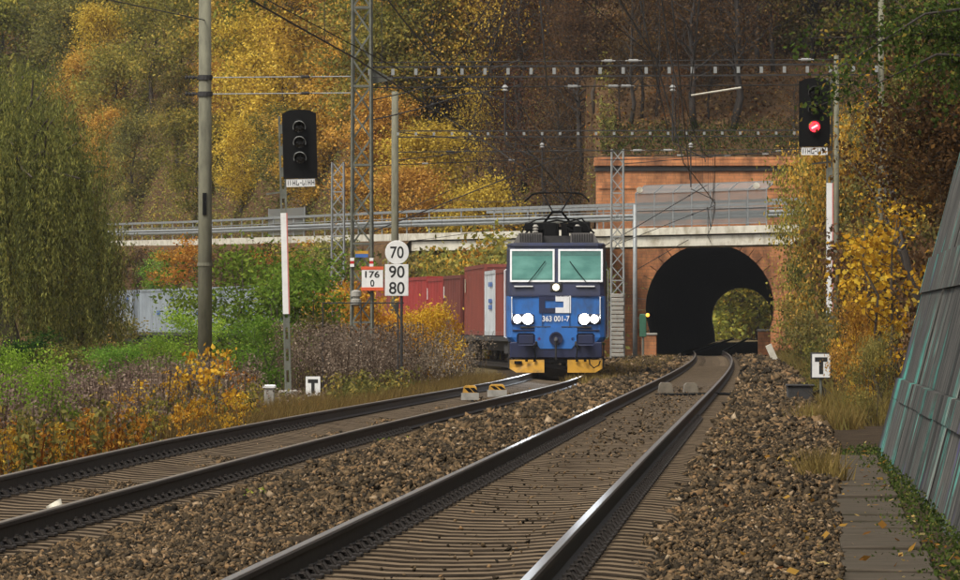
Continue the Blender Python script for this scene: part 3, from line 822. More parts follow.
core.add(vs, [(0,4,6,2),(1,3,7,5),(0,2,3,1),(4,5,7,6),(2,6,7,3),(0,1,5,4)]).build('core', M['darkgrey'], wall)

# plank walkway over the cable trough
pw = thing('plank_walkway', 'narrow walkway of weathered boards over the cable trough beside the wall', 'walkway', (0,0,0))
y = 25.0; 
while y < 64.5:
    L_ = random.uniform(1.0,1.25)*(1 + .9*max(0,(y-34)/30))
    cx = 2.55+(y+L_/2-34)*.0595
    dz = random.uniform(-.014,.014)
    o = MB().bbox(-.30+random.uniform(-.02,.02),.30+random.uniform(-.02,.02),0,L_-.20,-.06,0,.01).build('plank', M['plank'], pw, loc=(cx, y, -.275+dz), rot=(random.uniform(-.006,.012), random.uniform(-.012,.012), -.0595+random.uniform(-.012,.012)))
    y += L_
MB().add([(2.55+(y-34)*.0595+d, y, -.40) for y in (24,65) for d in (-.27,.27)], [(0,1,3,2)]).build('trough_bed', M['darkgrey'], pw)

# ------------------------------------------------------------------ locomotive
LY = F/34.0
lx = xl(LY); yaw = -math.atan((xl(LY+15)-xl(LY))/15)
loco = thing('locomotive', 'blue electric locomotive with twin headlights lit and raised pantograph', 'locomotive', ((556-CX)/34.0, LY, ZL), yaw)
def yf(z): return 0.0 if z < 2.35 else (z-2.35)*.20
def ring(z, hwf, hw, yo=0.0, back=16.7):
    y0 = yf(z)+yo
    return [(-hw,back,z),(-hw,y0+.50,z),(-hwf-.02,y0+.10,z),(-hwf+.10,y0,z),(0,y0-.035,z),(hwf-.10,y0,z),(hwf+.02,y0+.10,z),(hw,y0+.50,z),(hw,back,z)]
def loft(rings, cap_top=False, cap_bot=False):
    mb = MB(); n = len(rings[0])
    for r_ in rings: mb.v += r_
    for i in range(len(rings)-1):
        for k in range(n): mb.f.append((i*n+k, i*n+(k+1)%n, (i+1)*n+(k+1)%n, (i+1)*n+k))
    if cap_top: mb.f.append(tuple((len(rings)-1)*n+k for k in range(n)))
    if cap_bot: mb.f.append(tuple(range(n-1,-1,-1)))
    return mb
loft([ring(.98,1.28,1.40,.03), ring(1.12,1.40,1.47), ring(2.33,1.40,1.47)], False, True).build('lower_body', M['loco_blue'], loco)
loft([ring(2.333,1.40,1.47), ring(2.38,1.40,1.47), ring(3.70,1.36,1.46), ring(3.80,1.33,1.44)]).build('upper_body', M['loco_navy'], loco)
loft([ring(3.803,1.34,1.45,-.05), ring(3.86,1.34,1.45,-.05), ring(3.90,1.28,1.40,.0)], True, True).build('roof_edge', M['loco_navy'], loco)
# roof shoulders with louvres
for sg in (-1, 1):
    MB().prism([(sg*1.26,3.905),(sg*.42,3.905),(sg*.42,4.20),(sg*1.10,4.20)] if sg > 0 else [(-.42,3.905),(-1.26,3.905),(-1.10,4.20),(-.42,4.20)], .65, 15.5).build('roof_shoulder', M['loco_grey'], loco)
    for k in range(9):
        xx = sg*(.48+k*.072)
        MB().box(xx-.018, xx+.018, .62, .648, 3.94, 4.17).build('louvre', M['darkgrey'], loco)
MB().box(-.415,.415,.8,15,3.905,4.12).build('roof_well', M['darkgrey'], loco)
# windscreens
M['blind'] = plain('sun_blind', (0.045, 0.14, 0.12), 0.5, vary=0.2)
for cx in (-.70, .72):
    hw = .60
    def quad(e, yo, z0=2.80, z1=3.66):
        return [(cx-hw-e, yf(z0-e)+yo, z0-e),(cx+hw+e, yf(z0-e)+yo, z0-e),(cx+hw+e, yf(z1+e)+yo, z1+e),(cx-hw-e, yf(z1+e)+yo, z1+e)]
    o_, i_ = quad(.055,-.075), quad(0,-.075); ob = quad(.055, .06)
    fr = MB().add(o_+i_+ob, [(0,1,5,4),(1,2,6,5),(2,3,7,6),(3,0,4,7),(8,9,1,0),(9,10,2,1),(10,11,3,2),(11,8,0,3)]).build('window_frame', M['white_line'], loco)
    MB().add(quad(.01,-.055), [(0,1,2,3)]).build('windscreen', M['cab_glass'], loco)
    MB().add(quad(-.02,-.060,3.50,3.655), [(0,1,2,3)]).build('sun_blind', M['blind'], loco)
    MB().add(quad(-.03,-.060,2.815,2.87), [(0,1,2,3)]).build('dashboard_edge', M['darkgrey'], loco)
    wx_ = cx + (.16 if cx < 0 else -.10)
    sg = 1 if cx < 0 else -1
    MB().tube([(wx_-sg*.30, yf(2.72)-.10, 2.70),(wx_-sg*.05, yf(3.0)-.11, 3.0),(wx_+sg*.22, yf(3.36)-.10, 3.36)], .012, 5).build('wiper', M['black'], loco)
    MB().box(cx-.48*1.0+(-.05 if cx<0 else .35), cx-.48+(-.05 if cx<0 else .35)+.55, yf(2.62)-.10, yf(2.62)-.03, 2.60, 2.635).build('grab_rail', M['white_line'], loco)
# top lamp, logo, number
MB().bbox(-.17,.17,yf(2.58)-.09,.05,2.46,2.72,.02).build('lamp_housing', M['darkgrey'], loco)
MB().lathe([(.10,-.11+yf(2.58)),(.10,.02+yf(2.58))], 16, (0,0,2.59), 'y').build('top_headlight', M['toplamp'], loco)
def plate(name, x0, x1, z0, z1, mat, d=.05): return MB().box(x0, x1, -d, -.02, z0, z1).build(name, mat, loco)
k = 1/34.0
def lzx(x): return (x-556)*k
def lz(y): return CH+(HY-y)*k-ZL
mb = MB()
for (xa, xb, ya, yb_) in ((539,545,295.5,313),(545,555,295.5,300.5),(545,555,308,313)):
    mb.box(lzx(xa), lzx(xb)-.002, -.052, -.02, lz(yb_), lz(ya)-.002)
mb.build('emblem', M['loco_navy'], loco)
mb = MB()
for (xa, xb, ya, yb_) in ((563.5,571,295.5,313),(555.5,563.5,295.5,301.5),(555.5,563.5,307.5,313)):
    mb.box(lzx(xa), lzx(xb)-.002, -.052, -.02, lz(yb_), lz(ya)-.002)
mb.build('emblem', M['white_line'], loco)
letters('363 001-7', .17, .80, loco, (0, -.056, 1.665), M['white_line'], .02, name='number')
# headlights: an outer and an inner lamp each side
for sx in (-1, 1):
    MB().bbox(sx*.98-.34, sx*.98+.34, -.055, .03, 1.50, 1.80, .03).build('headlight_panel', M['loco_navy'], loco)
    for hx_, rr in ((.83,.15),(1.13,.115)):
        h_ = MB().lathe([(rr+.03,-.058),(rr+.03,-.10),(rr,-.10),(rr,-.07)], 18, (sx*hx_,0,1.655), 'y').build('headlight', M['galv'], loco)
        MB().lathe([(rr,-.072),(rr*.8,-.10),(rr*.3,-.115)], 18, (sx*hx_,0,1.655), 'y').build('lens', M['headlamp'], h_)
        ld = bpy.data.lights.new('headlight_beam', 'SPOT'); ld.energy = 700; ld.spot_size = math.radians(26); ld.spot_blend = .8; ld.color = (.86,.93,1); ld.shadow_soft_size = .10
        lo = bpy.data.objects.new('headlight_beam', ld); COL.objects.link(lo); lo.parent = loco
        lo.location = (sx*hx_, -.14, 1.655); lo.rotation_euler = (math.radians(87.5), 0, math.pi)
    MB().lathe([(.05,-.03),(.05,-.07)], 10, (sx*.50, 0, 1.07), 'y').build('tail_light', M['red'], loco)
    # buffers
    bf = MB().lathe([(.12,.0),(.12,-.22),(.09,-.23),(.09,-.40)], 14, (sx*.875, 0, 1.06), 'y').build('buffer', M['darkgrey'], loco, True)
    MB().bbox(sx*.875-.27, sx*.875+.27, -.45, -.40, .88, 1.24, .06).build('buffer_plate', M['loco_navy'], bf)
    # handrails by the cab corners
    MB().tube([(sx*1.30,-.06,1.62),(sx*1.30,-.10,1.66),(sx*1.30,-.10,2.26),(sx*1.30,-.06,2.30)], .014, 6).build('handrail', M['white_line'], loco)
    for yy in (.95, 1.75): MB().tube([(sx*1.475,yy,1.1),(sx*1.53,yy,1.12),(sx*1.53,yy,3.1),(sx*1.475,yy,3.12)], .018, 6).build('handrail', M['white_line'], loco)
    MB().box(sx*1.478-.01, sx*1.478+.01, 1.02, 1.68, 1.2, 3.2).build('cab_door', M['loco_navy'], loco)
    for q in range(4): MB().box(sx*1.475-.012, sx*1.475+.012, 4.2+q*2.4, 5.6+q*2.4, 2.7, 3.4).build('side_window', M['cab_glass'], loco)
    # snow plough blade
    MB().add([(sx*1.36,-.25,.46),(sx*.34,-.42,.46),(sx*.34,-.46,.08),(sx*1.16,-.34,.08),(sx*1.36,-.27,.20)] + [(sx*1.36,-.20,.46),(sx*.34,-.37,.46),(sx*.34,-.41,.08),(sx*1.16,-.29,.08),(sx*1.36,-.22,.20)],
        [(0,1,2,3,4),(9,8,7,6,5),(0,5,6,1),(1,6,7,2),(2,7,8,3),(3,8,9,4),(4,9,5,0)]).build('snow_plough', M['yellow_paint'], loco)
    for q in (.62,.86): MB().box(sx*q-.04, sx*q+.04, -.47, -.42, .40, .50).build('hose_bracket', M['black'], loco)
MB().box(1.1,1.3,-.40,-.36,.27,.38); MB().box(-1.22,-1.0,-.37,-.33,.33,.42).build('plough_patch', M['black'], loco)
MB().tube([(.98,-.46,.48),(1.0,-.5,.32),(1.12,-.5,.22),(1.26,-.46,.30),(1.3,-.40,.42)], .022, 6).build('hose', M['black'], loco)
MB().prism([(-.62,.985),(-.46,.78),(.46,.78),(.62,.985),(.62,1.42),(-.62,1.42)], -.07, .0).build('bow_panel', M['loco_blue'], loco)
MB().lathe([(.20,-.08),(.20,-.13),(.15,-.13),(.15,-.09)], 18, (0,0,1.08), 'y').build('coupler_ring', M['loco_navy'], loco)
MB().tube([(0,-.1,1.08),(0,-.36,1.05),(0,-.46,1.0),(0,-.44,.93)], [.05,.05,.045,.03], 8).tube([(0,-.4,.95),(0,-.34,.6),(0,-.3,.45)], .03, 6).build('coupling_hook', M['darkgrey'], loco)
MB().bbox(-1.36,1.36,-.05,.55,.50,.976,.03).build('buffer_beam', M['loco_navy'], loco)
MB().bbox(-1.0,1.0,.1,16.4,.35,.97,.03).build('underframe', M['darkgrey'], loco)
for by in (1.9, 5.1, 11.6, 14.8):
    for sx in (-1,1):
        MB().lathe([(.62,-.07),(.62,.05),(.66,.07)], 24, (sx*.75,by,.62), 'x').build('wheel', M['darkgrey'], loco)
        MB().bbox(sx*1.12-.1, sx*1.12+.1, by-.9, by+.9, .42, .80, .04).build('bogie_frame', M['darkgrey'], loco)
# roof equipment and pantograph
for sx in (-1,1):
    for q in range(4):
        MB().lathe([(.05,4.2),(.09,4.24),(.05,4.28),(.09,4.32),(.05,4.36),(.09,4.40),(.04,4.46)], 10, (sx*.62, 1.3+q*.9, 0)).build('insulator', M['loco_grey'] if q % 2 else M['concrete'], loco)
MB().bbox(-.95,-.25,1.6,2.6,4.28,4.52,.03).build('switch_box', M['black'], loco); MB().bbox(.35,1.0,1.5,2.4,4.22,4.55,.03).build('switch_box', M['black'], loco)
MB().tube([(-1.02,1.2,4.22),(-.95,1.3,4.42),(-.6,1.4,4.60),(0,1.45,4.66),(.55,1.4,4.62),(.9,1.3,4.46),(1.02,1.2,4.25)], .022, 6).tube([(-.8,2.8,4.45),(0,3.0,4.62),(.8,2.8,4.5)], .03, 6).tube([(.1,2,4.5),(.75,2.3,4.66),(1.05,3,4.3)], .025, 6).build('busbar', M['black'], loco)
MB().tube([(-1.1,13.0,4.40),(-.9,13.0,4.56),(.9,13.0,4.56),(1.1,13.0,4.40)], .03, 6).tube([(-.6,13,4.55),(-.3,14.5,4.3)], .03, 6).tube([(.6,13,4.55),(.3,14.5,4.3)], .03, 6).build('lowered_pantograph', M['black'], loco)
pan = MB().box(-.6,.6,3.6,5.0,4.36,4.44).tube([(-.5,4.9,4.44),(-.14,3.2,4.88)], .035, 6).tube([(.5,4.9,4.44),(.14,3.2,4.88)], .035, 6).tube([(-.5,3.7,4.44),(-.14,3.2,4.88)], .03, 6).tube([(.5,3.7,4.44),(.14,3.2,4.88)], .03, 6).build('pantograph', M['black'], loco)
MB().tube([(-.14,3.2,4.9),(-.42,4.4,5.42)], .024, 6).tube([(.14,3.2,4.9),(.42,4.4,5.42)], .024, 6).tube([(-.16,3.2,4.88),(.16,3.2,4.88)], .04, 6).build('arm', M['black'], pan)
for yy in (4.25, 4.6):
    MB().tube([(-1.0,yy,5.20),(-.92,yy,5.28),(-.75,yy,5.43),(-.55,yy,5.475),(.55,yy,5.475),(.75,yy,5.43),(.92,yy,5.28),(.96,yy,5.20)], .024, 6).build('pan_head', M['black'], pan)

for sx in (-1, 1):
    MB().box(sx*.40-.006, sx*.40+.006, -.054, -.02, 1.40, 2.30).build('panel_seam', M['loco_navy'], loco)
    MB().tube([(sx*.62,-.1,.9),(sx*.64,-.3,.78),(sx*.60,-.34,.52),(sx*.5,-.3,.40)], .022, 6).build('brake_hose', M['black'], loco)
    MB().bbox(sx*.62-.07, sx*.62+.07, -.14, -.03, .86, 1.0, .02).build('hose_socket', M['darkgrey'], loco)
    MB().bbox(sx*1.33-.08, sx*1.33+.08, .25, .6, .50, .56, .01).bbox(sx*1.33-.08, sx*1.33+.08, .25, .6, .18, .23, .01).bar((sx*1.40,.4,.2),(sx*1.40,.4,.95),.04).build('cab_step', M['darkgrey'], loco)
MB().box(-1.38,1.38,-.052,-.02,2.315,2.345).build('panel_seam', M['loco_navy'], loco)
MB().bbox(-1.28,1.28,-.045,.03,1.30,1.345,.01).build('bumper_strip', M['loco_navy'], loco)
MB().bbox(-1.05,-.15,-.07,.0,1.385,1.44,.01).build('grab_rail', M['darkgrey'], loco); MB().bbox(.15,1.05,-.07,.0,1.385,1.44,.01).build('grab_rail', M['darkgrey'], loco)
rq = random.Random(12)
for q in range(16):                        # cables, resistors and fittings crowding the roof
    xx, yy = rq.uniform(-.85,.85), rq.uniform(1.0,5.5)
    if q % 2: MB().tube([(xx,yy,4.15),(xx+rq.uniform(-.1,.1),yy,4.15+rq.uniform(.2,.42)),(xx+rq.uniform(-.5,.5),yy+.3,4.2+rq.uniform(.15,.4))], .028, 6).build('roof_cable', M['black'], loco)
    else: MB().bbox(xx-rq.uniform(.08,.2),xx+rq.uniform(.08,.2),yy,yy+.4,4.12,4.2+rq.uniform(.1,.32),.02).build('roof_fitting', M['black'], loco)

# ------------------------------------------------------------------ container train
CONT_COL = {}
def cont_mat(key, c):
    if key not in CONT_COL: CONT_COL[key] = plain('container_'+key, c, 0.55, scale=1.4, vary=0.30, stretch=(1,1,.5))
    return CONT_COL[key]
CM = {'maroon':(0.20,0.042,0.028), 'dark':(0.13,0.028,0.020), 'red':(0.28,0.026,0.022), 'white':(0.46,0.49,0.51), 'grey':(0.23,0.265,0.295), 'tall':(0.185,0.038,0.024)}
_cm = {}
def cont_parts(L_, H_):
    if (L_, H_) in _cm: return _cm[L_, H_]
    w = 1.22; parts = {}
    side = MB(); n = int(L_/.14); 
    for sx in (-1, 1):
        prev = None
        for i in range(n+1):
            y = .1 + (L_-.2)*i/n; d = (.0, .0, .036, .036)[i % 4]
            side.v += [(sx*(w-.02-d), y, .16), (sx*(w-.02-d), y, H_-.14)]
            if i: b_ = len(side.v); side.f.append((b_-4,b_-3,b_-1,b_-2) if sx > 0 else (b_-2,b_-1,b_-3,b_-4))
    parts['side_wall'] = side.mesh('side_wall')
    fr = MB()
    for sx in (-1,1):
        for y in (.0, L_-.12): fr.box(sx*(w-.06)-.06, sx*(w-.06)+.06, y, y+.12, 0, H_)
        fr.box(sx*(w-.05)-.045, sx*(w-.05)+.045, .122, L_-.122, .003, .17); fr.box(sx*(w-.05)-.045, sx*(w-.05)+.045, .122, L_-.122, H_-.15, H_-.005)
    for y in (.0, L_-.12): fr.box(-w+.122,w-.122,y+.002,y+.118,.003,.16); fr.box(-w+.122,w-.122,y+.002,y+.118,H_-.14,H_-.003)
    parts['frame'] = fr.mesh('frame')
    parts['roof'] = MB().box(-w+.1,w-.1,.125,L_-.125,H_-.06,H_-.02).mesh('roof')
    en = MB()
    for sx in (-1,1): en.box(sx*.55-.53, sx*.55+.53, .03, .08, .165, H_-.145)
    parts['door'] = en.mesh('door')
    lk = MB()
    for x_ in (-.85,-.3,.3,.85): lk.tube([(x_,.0,.2),(x_,.0,H_-.2)], .02, 6)
    parts['locking_bar'] = lk.mesh('locking_bar')
    parts['end_wall'] = MB().box(-w+.125,w-.125,L_-.08,L_-.03,.165,H_-.145).mesh('end_wall')
    _cm[L_, H_] = parts
    return parts
def path_pose(sarc):
    return next(((y, xl(y)) for y in [0]), None)
_arc_y = np.arange(LY, 362, .25); _arc_x = np.array([xl(y) for y in _arc_y])
_arc = np.concatenate([[0], np.cumsum(np.hypot(np.diff(_arc_x), np.diff(_arc_y)))])
def at_arc(a_): return Vector((float(np.interp(a_, _arc, _arc_x)), float(np.interp(a_, _arc, _arc_y)), 0))
FLOOR = 1.08
wag = [ [(12.19,2.6,'maroon','long maroon container almost hidden directly behind the locomotive, nearer one'),(12.19,2.6,'dark','long dark maroon container almost hidden behind the locomotive, farther one')],  # per wagon: list of (length, height, colour, label)
 [(6.06,2.55,'maroon','short maroon container visible at the left edge of the locomotive'),(6.06,2.55,'white','pale grey white container with blue markings behind the locomotive'),(12.19,2.85,'tall','tall dark red container, the widest seen left of the locomotive')],
 [(6.06,2.55,'dark','very dark maroon container behind the tall dark red one'),(6.06,2.5,'red','bright red container just right of the speed sign'),(12.19,2.6,'red','long red container partly hidden behind the speed signs')],
 [(12.19,2.6,'maroon','maroon container mostly hidden by yellow bushes behind the kilometre board'),(12.19,2.6,'dark','dark maroon container hidden behind the green bushes, nearer one')],
 [(12.19,2.6,'grey','grey container behind the green bushes, nearest the concrete pole'),(12.19,2.6,'grey','blue grey container with dark blue markings seen between willow and concrete pole')],
 [(12.19,2.6,'grey','blue grey container half hidden by the willow'),(12.19,2.6,'grey','grey container deep behind the willow strands')],
 [(12.19,2.6,'grey','grey container at the very tail of the train')],
]
wl = ['first flat wagon, coupled to the locomotive','second flat wagon, under the pale grey white container','third flat wagon, under the bright red container','fourth flat wagon, behind the yellow bushes','fifth flat wagon, under the grey containers','sixth flat wagon, behind the willow','short last wagon at the tail of the train']
arc = 17.6
for wi, load in enumerate(wag):
    Lw = sum(c[0] for c in load) + .12*(len(load)-1) + .8
    p0, p1 = at_arc(arc), at_arc(arc+Lw); d = (p1-p0); ang = -math.atan2(d.x, d.y)
    wr = thing('flat_wagon', wl[wi], 'wagon', (p0.x, p0.y, ZL), ang, 'wagons of the container train')
    mb = MB().bbox(-1.2,1.2,.1,Lw-.1,.86,1.06,.02); mb.build('deck', M['darkgrey'], wr)
    MB().box(-.5,.5,.3,Lw-.3,.45,.857).build('centre_sill', M['darkgrey'], wr)
    for by in (2.4, Lw-2.4):
        bg_ = MB()
        for sx in (-1,1): bg_.bbox(sx*1.0-.08, sx*1.0+.08, by-1.3, by+1.3, .38, .74, .03)
        bg_.box(-.9,.9,by-.2,by+.2,.45,.7); bg_.build('bogie', M['darkgrey'], wr)
        for wy in (by-.9, by+.9):
            for sx in (-1,1): MB().lathe([(.46,-.06),(.46,.06)], 18, (sx*.75,wy,.46), 'x').build('wheel', M['rail'], wr)
    for sx in (-1,1): MB().lathe([(.1,.1),(.1,-.25),(.22,-.26),(.22,-.3)], 12, (sx*.875,0,1.0), 'y').build('buffer', M['darkgrey'], wr)
    yy = .4
    R_ = Matrix.Rotation(ang, 4, 'Z')
    for (cl, ch, ck, lab) in load:
        pos = Vector((p0.x,p0.y,ZL)) + R_ @ Vector((0, yy, FLOOR))
        cr = thing('shipping_container', lab, 'container', pos, ang, 'containers on the train')
        mt = cont_mat(ck, CM[ck])
        for nm, me in cont_parts(cl, ch).items(): link_mesh(nm, me, mt if nm != 'locking_bar' else M['galv'], cr)
        if ck == 'white' or (ck == 'grey'):
            mk = MB()
            for (u0,u1,z0,z1) in ((.10,.14,.72,.84),(.42,.46,.40,.50),(.48,.50,.40,.50)) if ck == 'grey' else ((.28,.36,.75,.82),(.40,.5,.75,.82),(.55,.62,.75,.82),(.3,.6,.50,.56),(.3,.38,.40,.47),(.42,.5,.40,.47),(.54,.6,.40,.47)):
                mk.box(-1.232,-1.222, cl*u0, cl*u1, ch*z0, ch*z1)
            mk.build('blue_marking', M['blue_paint'], cr)
        if ck in ('tall','dark','red'):
            mk = MB().box(-1.232,-1.222, cl*.93, cl*.96, ch*.62, ch*.82); mk.build('label_panel', M['white'] if ck != 'tall' else M['concrete_white'], cr)
        yy += cl + .12
    arc += Lw + 1.1

# ------------------------------------------------------------------ colour-light signals
def px(v, s): return v/s
def signal(label, x, s, ytop, ybase, side, yh0, yh1, hw_px, strip, lamps, lit, lean=0.0):
    """side: -1 head reaches left of the mast, +1 right; heights measured in the photo"""
    base = W(x, ybase, s); base.z = -.55
    root = thing('signal', label, 'signal', base)
    root.rotation_euler = (0, lean, 0)
    Z = lambda y: CH+(HY-y)/s - base.z
    # slotted steel mast of two channels
    mb = MB()
    for sx in (-1,1): mb.box(sx*.055-.022, sx*.055+.022, -.05, .05, 0, Z(ytop))
    zz = .3
    while zz < Z(ytop)-.2:
        mb.box(-.034,.034,-.045,.045,zz,zz+.22); zz += .5
    mb.build('mast', M['mast'], root)
    MB().bbox(-.22,.22,-.2,.2,-.1,.34,.03).build('foundation', M['concrete'], root)
    z0, z1 = Z(strip[1]), Z(strip[0])
    MB().box(-.075,.055,-.085,-.055,z0,z1).build('marker_strip', M['white'], root)
    MB().box(.056,.085,-.085,-.055,z0,z1).build('marker_strip_edge', M['pink'], root)
    wpx = hw_px/s; cx = side*(wpx/2 + .02 if side > 0 else wpx/2 + .0)
    zb, ztp = Z(yh1), Z(yh0)
    hd = MB()
    prof = [(cx-wpx/2, zb),(cx+wpx/2, zb),(cx+wpx/2, ztp-.10),(cx+wpx*.30, ztp-.02),(cx, ztp),(cx-wpx*.30, ztp-.02),(cx-wpx/2, ztp-.10)]
    hd.prism(prof, -.20, -.14)
    head = hd.build('head', M['black'], root)
    MB().bbox(cx-wpx*.36, cx+wpx*.36, -.139, .14, zb+.08, ztp-.12, .03).build('case', M['black'], head)
    for i, ly in enumerate(lamps):
        zc = Z(ly); rr = 5.2/s
        hood = MB(); n = 12
        for j in range(n+1):
            t = math.radians(-20 + 220*j/n)
            for d in (0, .26 if 20 <= -20+220*j/n <= 160 else .14):
                for r2 in (rr*1.12, rr*1.24): hood.v.append((cx+r2*math.cos(t), -.20-d, zc+r2*math.sin(t)))
        for j in range(n):
            a_ = j*4; b_ = a_+4
            hood.f += [(a_,b_,b_+2,a_+2),(a_+1,a_+3,b_+3,b_+1),(a_+2,b_+2,b_+3,a_+3)]
        hood.build('hood', M['grey_paint'] if not lit else M['darkgrey'], head, True)
        on = (lit == i)
        MB().lathe([(rr,-.205),(rr*.8,-.22),(rr*.35,-.232)], 16, (cx,0,zc), 'y').build('lens', M['redlamp'] if on else M['lens_off'], head)
        if on:
            q = MB().box(-.075,.075,-.245,-.235,-.016,.016).build('lens_glint', M['redlamp_glint'], head, loc=(cx,0,zc), rot=(0,-.5,0))  # slanted glowing bar, a painted glint on the lit lens
    # number plate under the head with dark, illegible characters
    pl = MB().box(cx-wpx*.42, cx+wpx*.42, -.185, -.165, zb-.19, zb-.01).build('number_plate', M['white'], root)
    ch = MB(); xx = cx-wpx*.38; rr_ = random.Random(3)
    while xx < cx+wpx*.36:
        w_ = rr_.choice((.02,.035,.05)); t = rr_.random()
        if t < .7:
            ch.box(xx, xx+.014, -.19,-.186, zb-.16, zb-.04); ch.box(xx+.014, xx+w_, -.19,-.186, zb-(.16 if t<.35 else .11), zb-(.14 if t<.35 else .09))
            if w_ > .03: ch.box(xx+w_, xx+w_+.014, -.19,-.186, zb-.16, zb-(.10 if t < .3 else .04))
        else: ch.box(xx, xx+.04, -.19,-.186, zb-.11, zb-.09)
        xx += w_+.036
    ch.build('plate_marking', M['letter'], pl)
    # ladder stubs and bracket behind
    br = MB()
    for zz in (zb+.2, (zb+ztp)/2, ztp-.3): br.bar((0,.0,zz),(cx,-.02,zz), .05)
    br.build('bracket', M['mast'], root)
    MB().bar((-.4*1,0,Z(strip[0])+.45),(.06,0,Z(strip[0])+.5), .04).build('step', M['mast'], root)
    return root
signal('black three-lamp signal with all lamps dark on a white-striped mast left of the tracks', 288.5, 43, 116, 400, 1, 110, 179, 34, (213,314), (128,143.5,159), None, math.radians(-1.4))
signal('black signal showing a red light on a white-striped mast right of the track', 829.5, 43, 78, 404, -1, 78, 147, 31, (183,313), (93,110,127), 2)

# ------------------------------------------------------------------ catenary masts and gantries
def round_mast(label, x, s, ztop, r0, r1, mat, zb=-.6):
    p = W(x, 326, s); p.z = zb
    root = thing('catenary_mast', label, 'mast', p)
    H_ = ztop-zb
    MB().tube([(0,0,0),(0,0,H_*.5),(0,0,H_)], [r0,(r0+r1)/2,r1], 16).build('pole', mat, root, True)
    return root, p
def lattice_mast(label, x, s, ztop, w0, w1, mat, step=.62, zb=-.6, leg=.065):
    p = W(x, 326, s); p.z = zb
    root = thing('lattice_mast', label, 'mast', p)
    H_ = ztop-zb; n = int(H_/step)
    wd = lambda z: w0+(w1-w0)*z/H_
    for sx in (-1,1):
        for sy in (-1,1):
            a_ = Vector((sx*wd(0)/2, sy*wd(0)/2*.8, 0)); b_ = Vector((sx*wd(H_)/2, sy*wd(H_)/2*.8, H_))
            MB().bar(a_, b_, leg).build('leg', mat, root)
    br = [MB(), MB()]
    for k in range(n):
        z0, z1 = H_*k/n, H_*(k+1)/n
        for q, sy in enumerate((-1,1)):
            s_ = 1 if (k+q) % 2 else -1
            y_ = sy*(wd(z0)/2*.8)
            br[q].bar((-s_*wd(z0)/2, y_, z0), (s_*wd(z1)/2, y_, z1), leg*.7)
            if k % 3 == 0: br[q].bar((-wd(z0)/2, y_*1.01, z0), (wd(z0)/2, y_*1.01, z0), leg*.8)
        s_ = 1 if k % 2 else -1
        for sx in (-1,1): br[0].bar((sx*wd(z0)/2, -s_*wd(z0)/2*.8, z0), (sx*wd(z1)/2, s_*wd(z1)/2*.8, z1), leg*.7)
    br[0].build('bracing', mat, root); br[1].build('bracing', mat, root)
    MB().bbox(-.45,.45,-.45,.45,-.2,.12,.03).build('foundation', M['concrete'], root)
    return root, p

cp, cpp = round_mast('thick weathered concrete mast rising out of frame behind the left bushes', 205, 40, 9.9, .185, .155, M['concrete_pole'])
for z_, q in ((6.05,.0),(3.0,.01)): pass
MB().box(-.05,.05,-.20,-.165, 1.28+(326-215)/40+.6, 1.28+(326-193)/40+.6).build('number_tag', M['black'], cp)
MB().tube([(0,0,3.38),(0,0,3.46)], .20, 16).build('clamp_band', M['concrete_pole'], cp)
for yy in (77.5, 94):
    z_ = 1.28+(326-yy)/40+.6
    mb = MB().tube([(0,0,z_-.06),(0,0,z_+.06)], .19, 14).bar((-.42,-.05,z_),(.2,-.05,z_), .05)
    mb.build('clamp_band', M['darkgrey'], cp)
    MB().lathe([(.02,-.5),(.06,-.46),(.03,-.42),(.06,-.38),(.03,-.34),(.06,-.30),(.02,-.2)], 10, (0,-.05,z_), 'x').build('insulator', M['darkgrey'], cp)
def stay(label, a_, b_, r=.014, mat=None, ins=(), name='stay_wire', sag=0.0, n=10):
    a_, b_ = Vector(a_), Vector(b_)
    root = thing(name, label, 'wire', a_)
    pts = [(b_-a_)*(k/n) - Vector((0,0,sag*4*(k/n)*(1-k/n))) for k in range(n+1)]
    MB().tube(pts, r, 5).build('wire', mat or M['wire'], root)
    for (t, L_, dark) in ins:
        c = (b_-a_)*t - Vector((0,0,sag*4*t*(1-t))); d = (b_-a_).normalized()*L_/2
        MB().tube([c-d, c-d*.6, c-d*.55, c, c+d*.05, c+d*.55, c+d*.6, c+d], [.015,.015,.045,.035,.045,.035,.015,.015], 8).build('insulator', M['darkgrey'] if dark else M['insulator'], root)
    return root
lm, lmp = lattice_mast('tall grey green lattice mast carrying the nearest gantry beam', 362, 40, 9.9, .52, .44, M['mast'])
gantry_z = 1.28+(326-73.5)/40
for yy, dz in ((77.5,0),(94,0)):
    z_ = 1.28+(326-yy)/40
    stay('upper pale cross wire from the concrete mast to the lattice mast' if yy < 80 else 'lower pale cross wire from the concrete mast to the lattice mast',
         (cpp.x+.15, cpp.y-.05, z_), (lmp.x-.2, lmp.y, z_+.03), .016, M['galv'], ((.66,.35,True),), 'cross_wire')
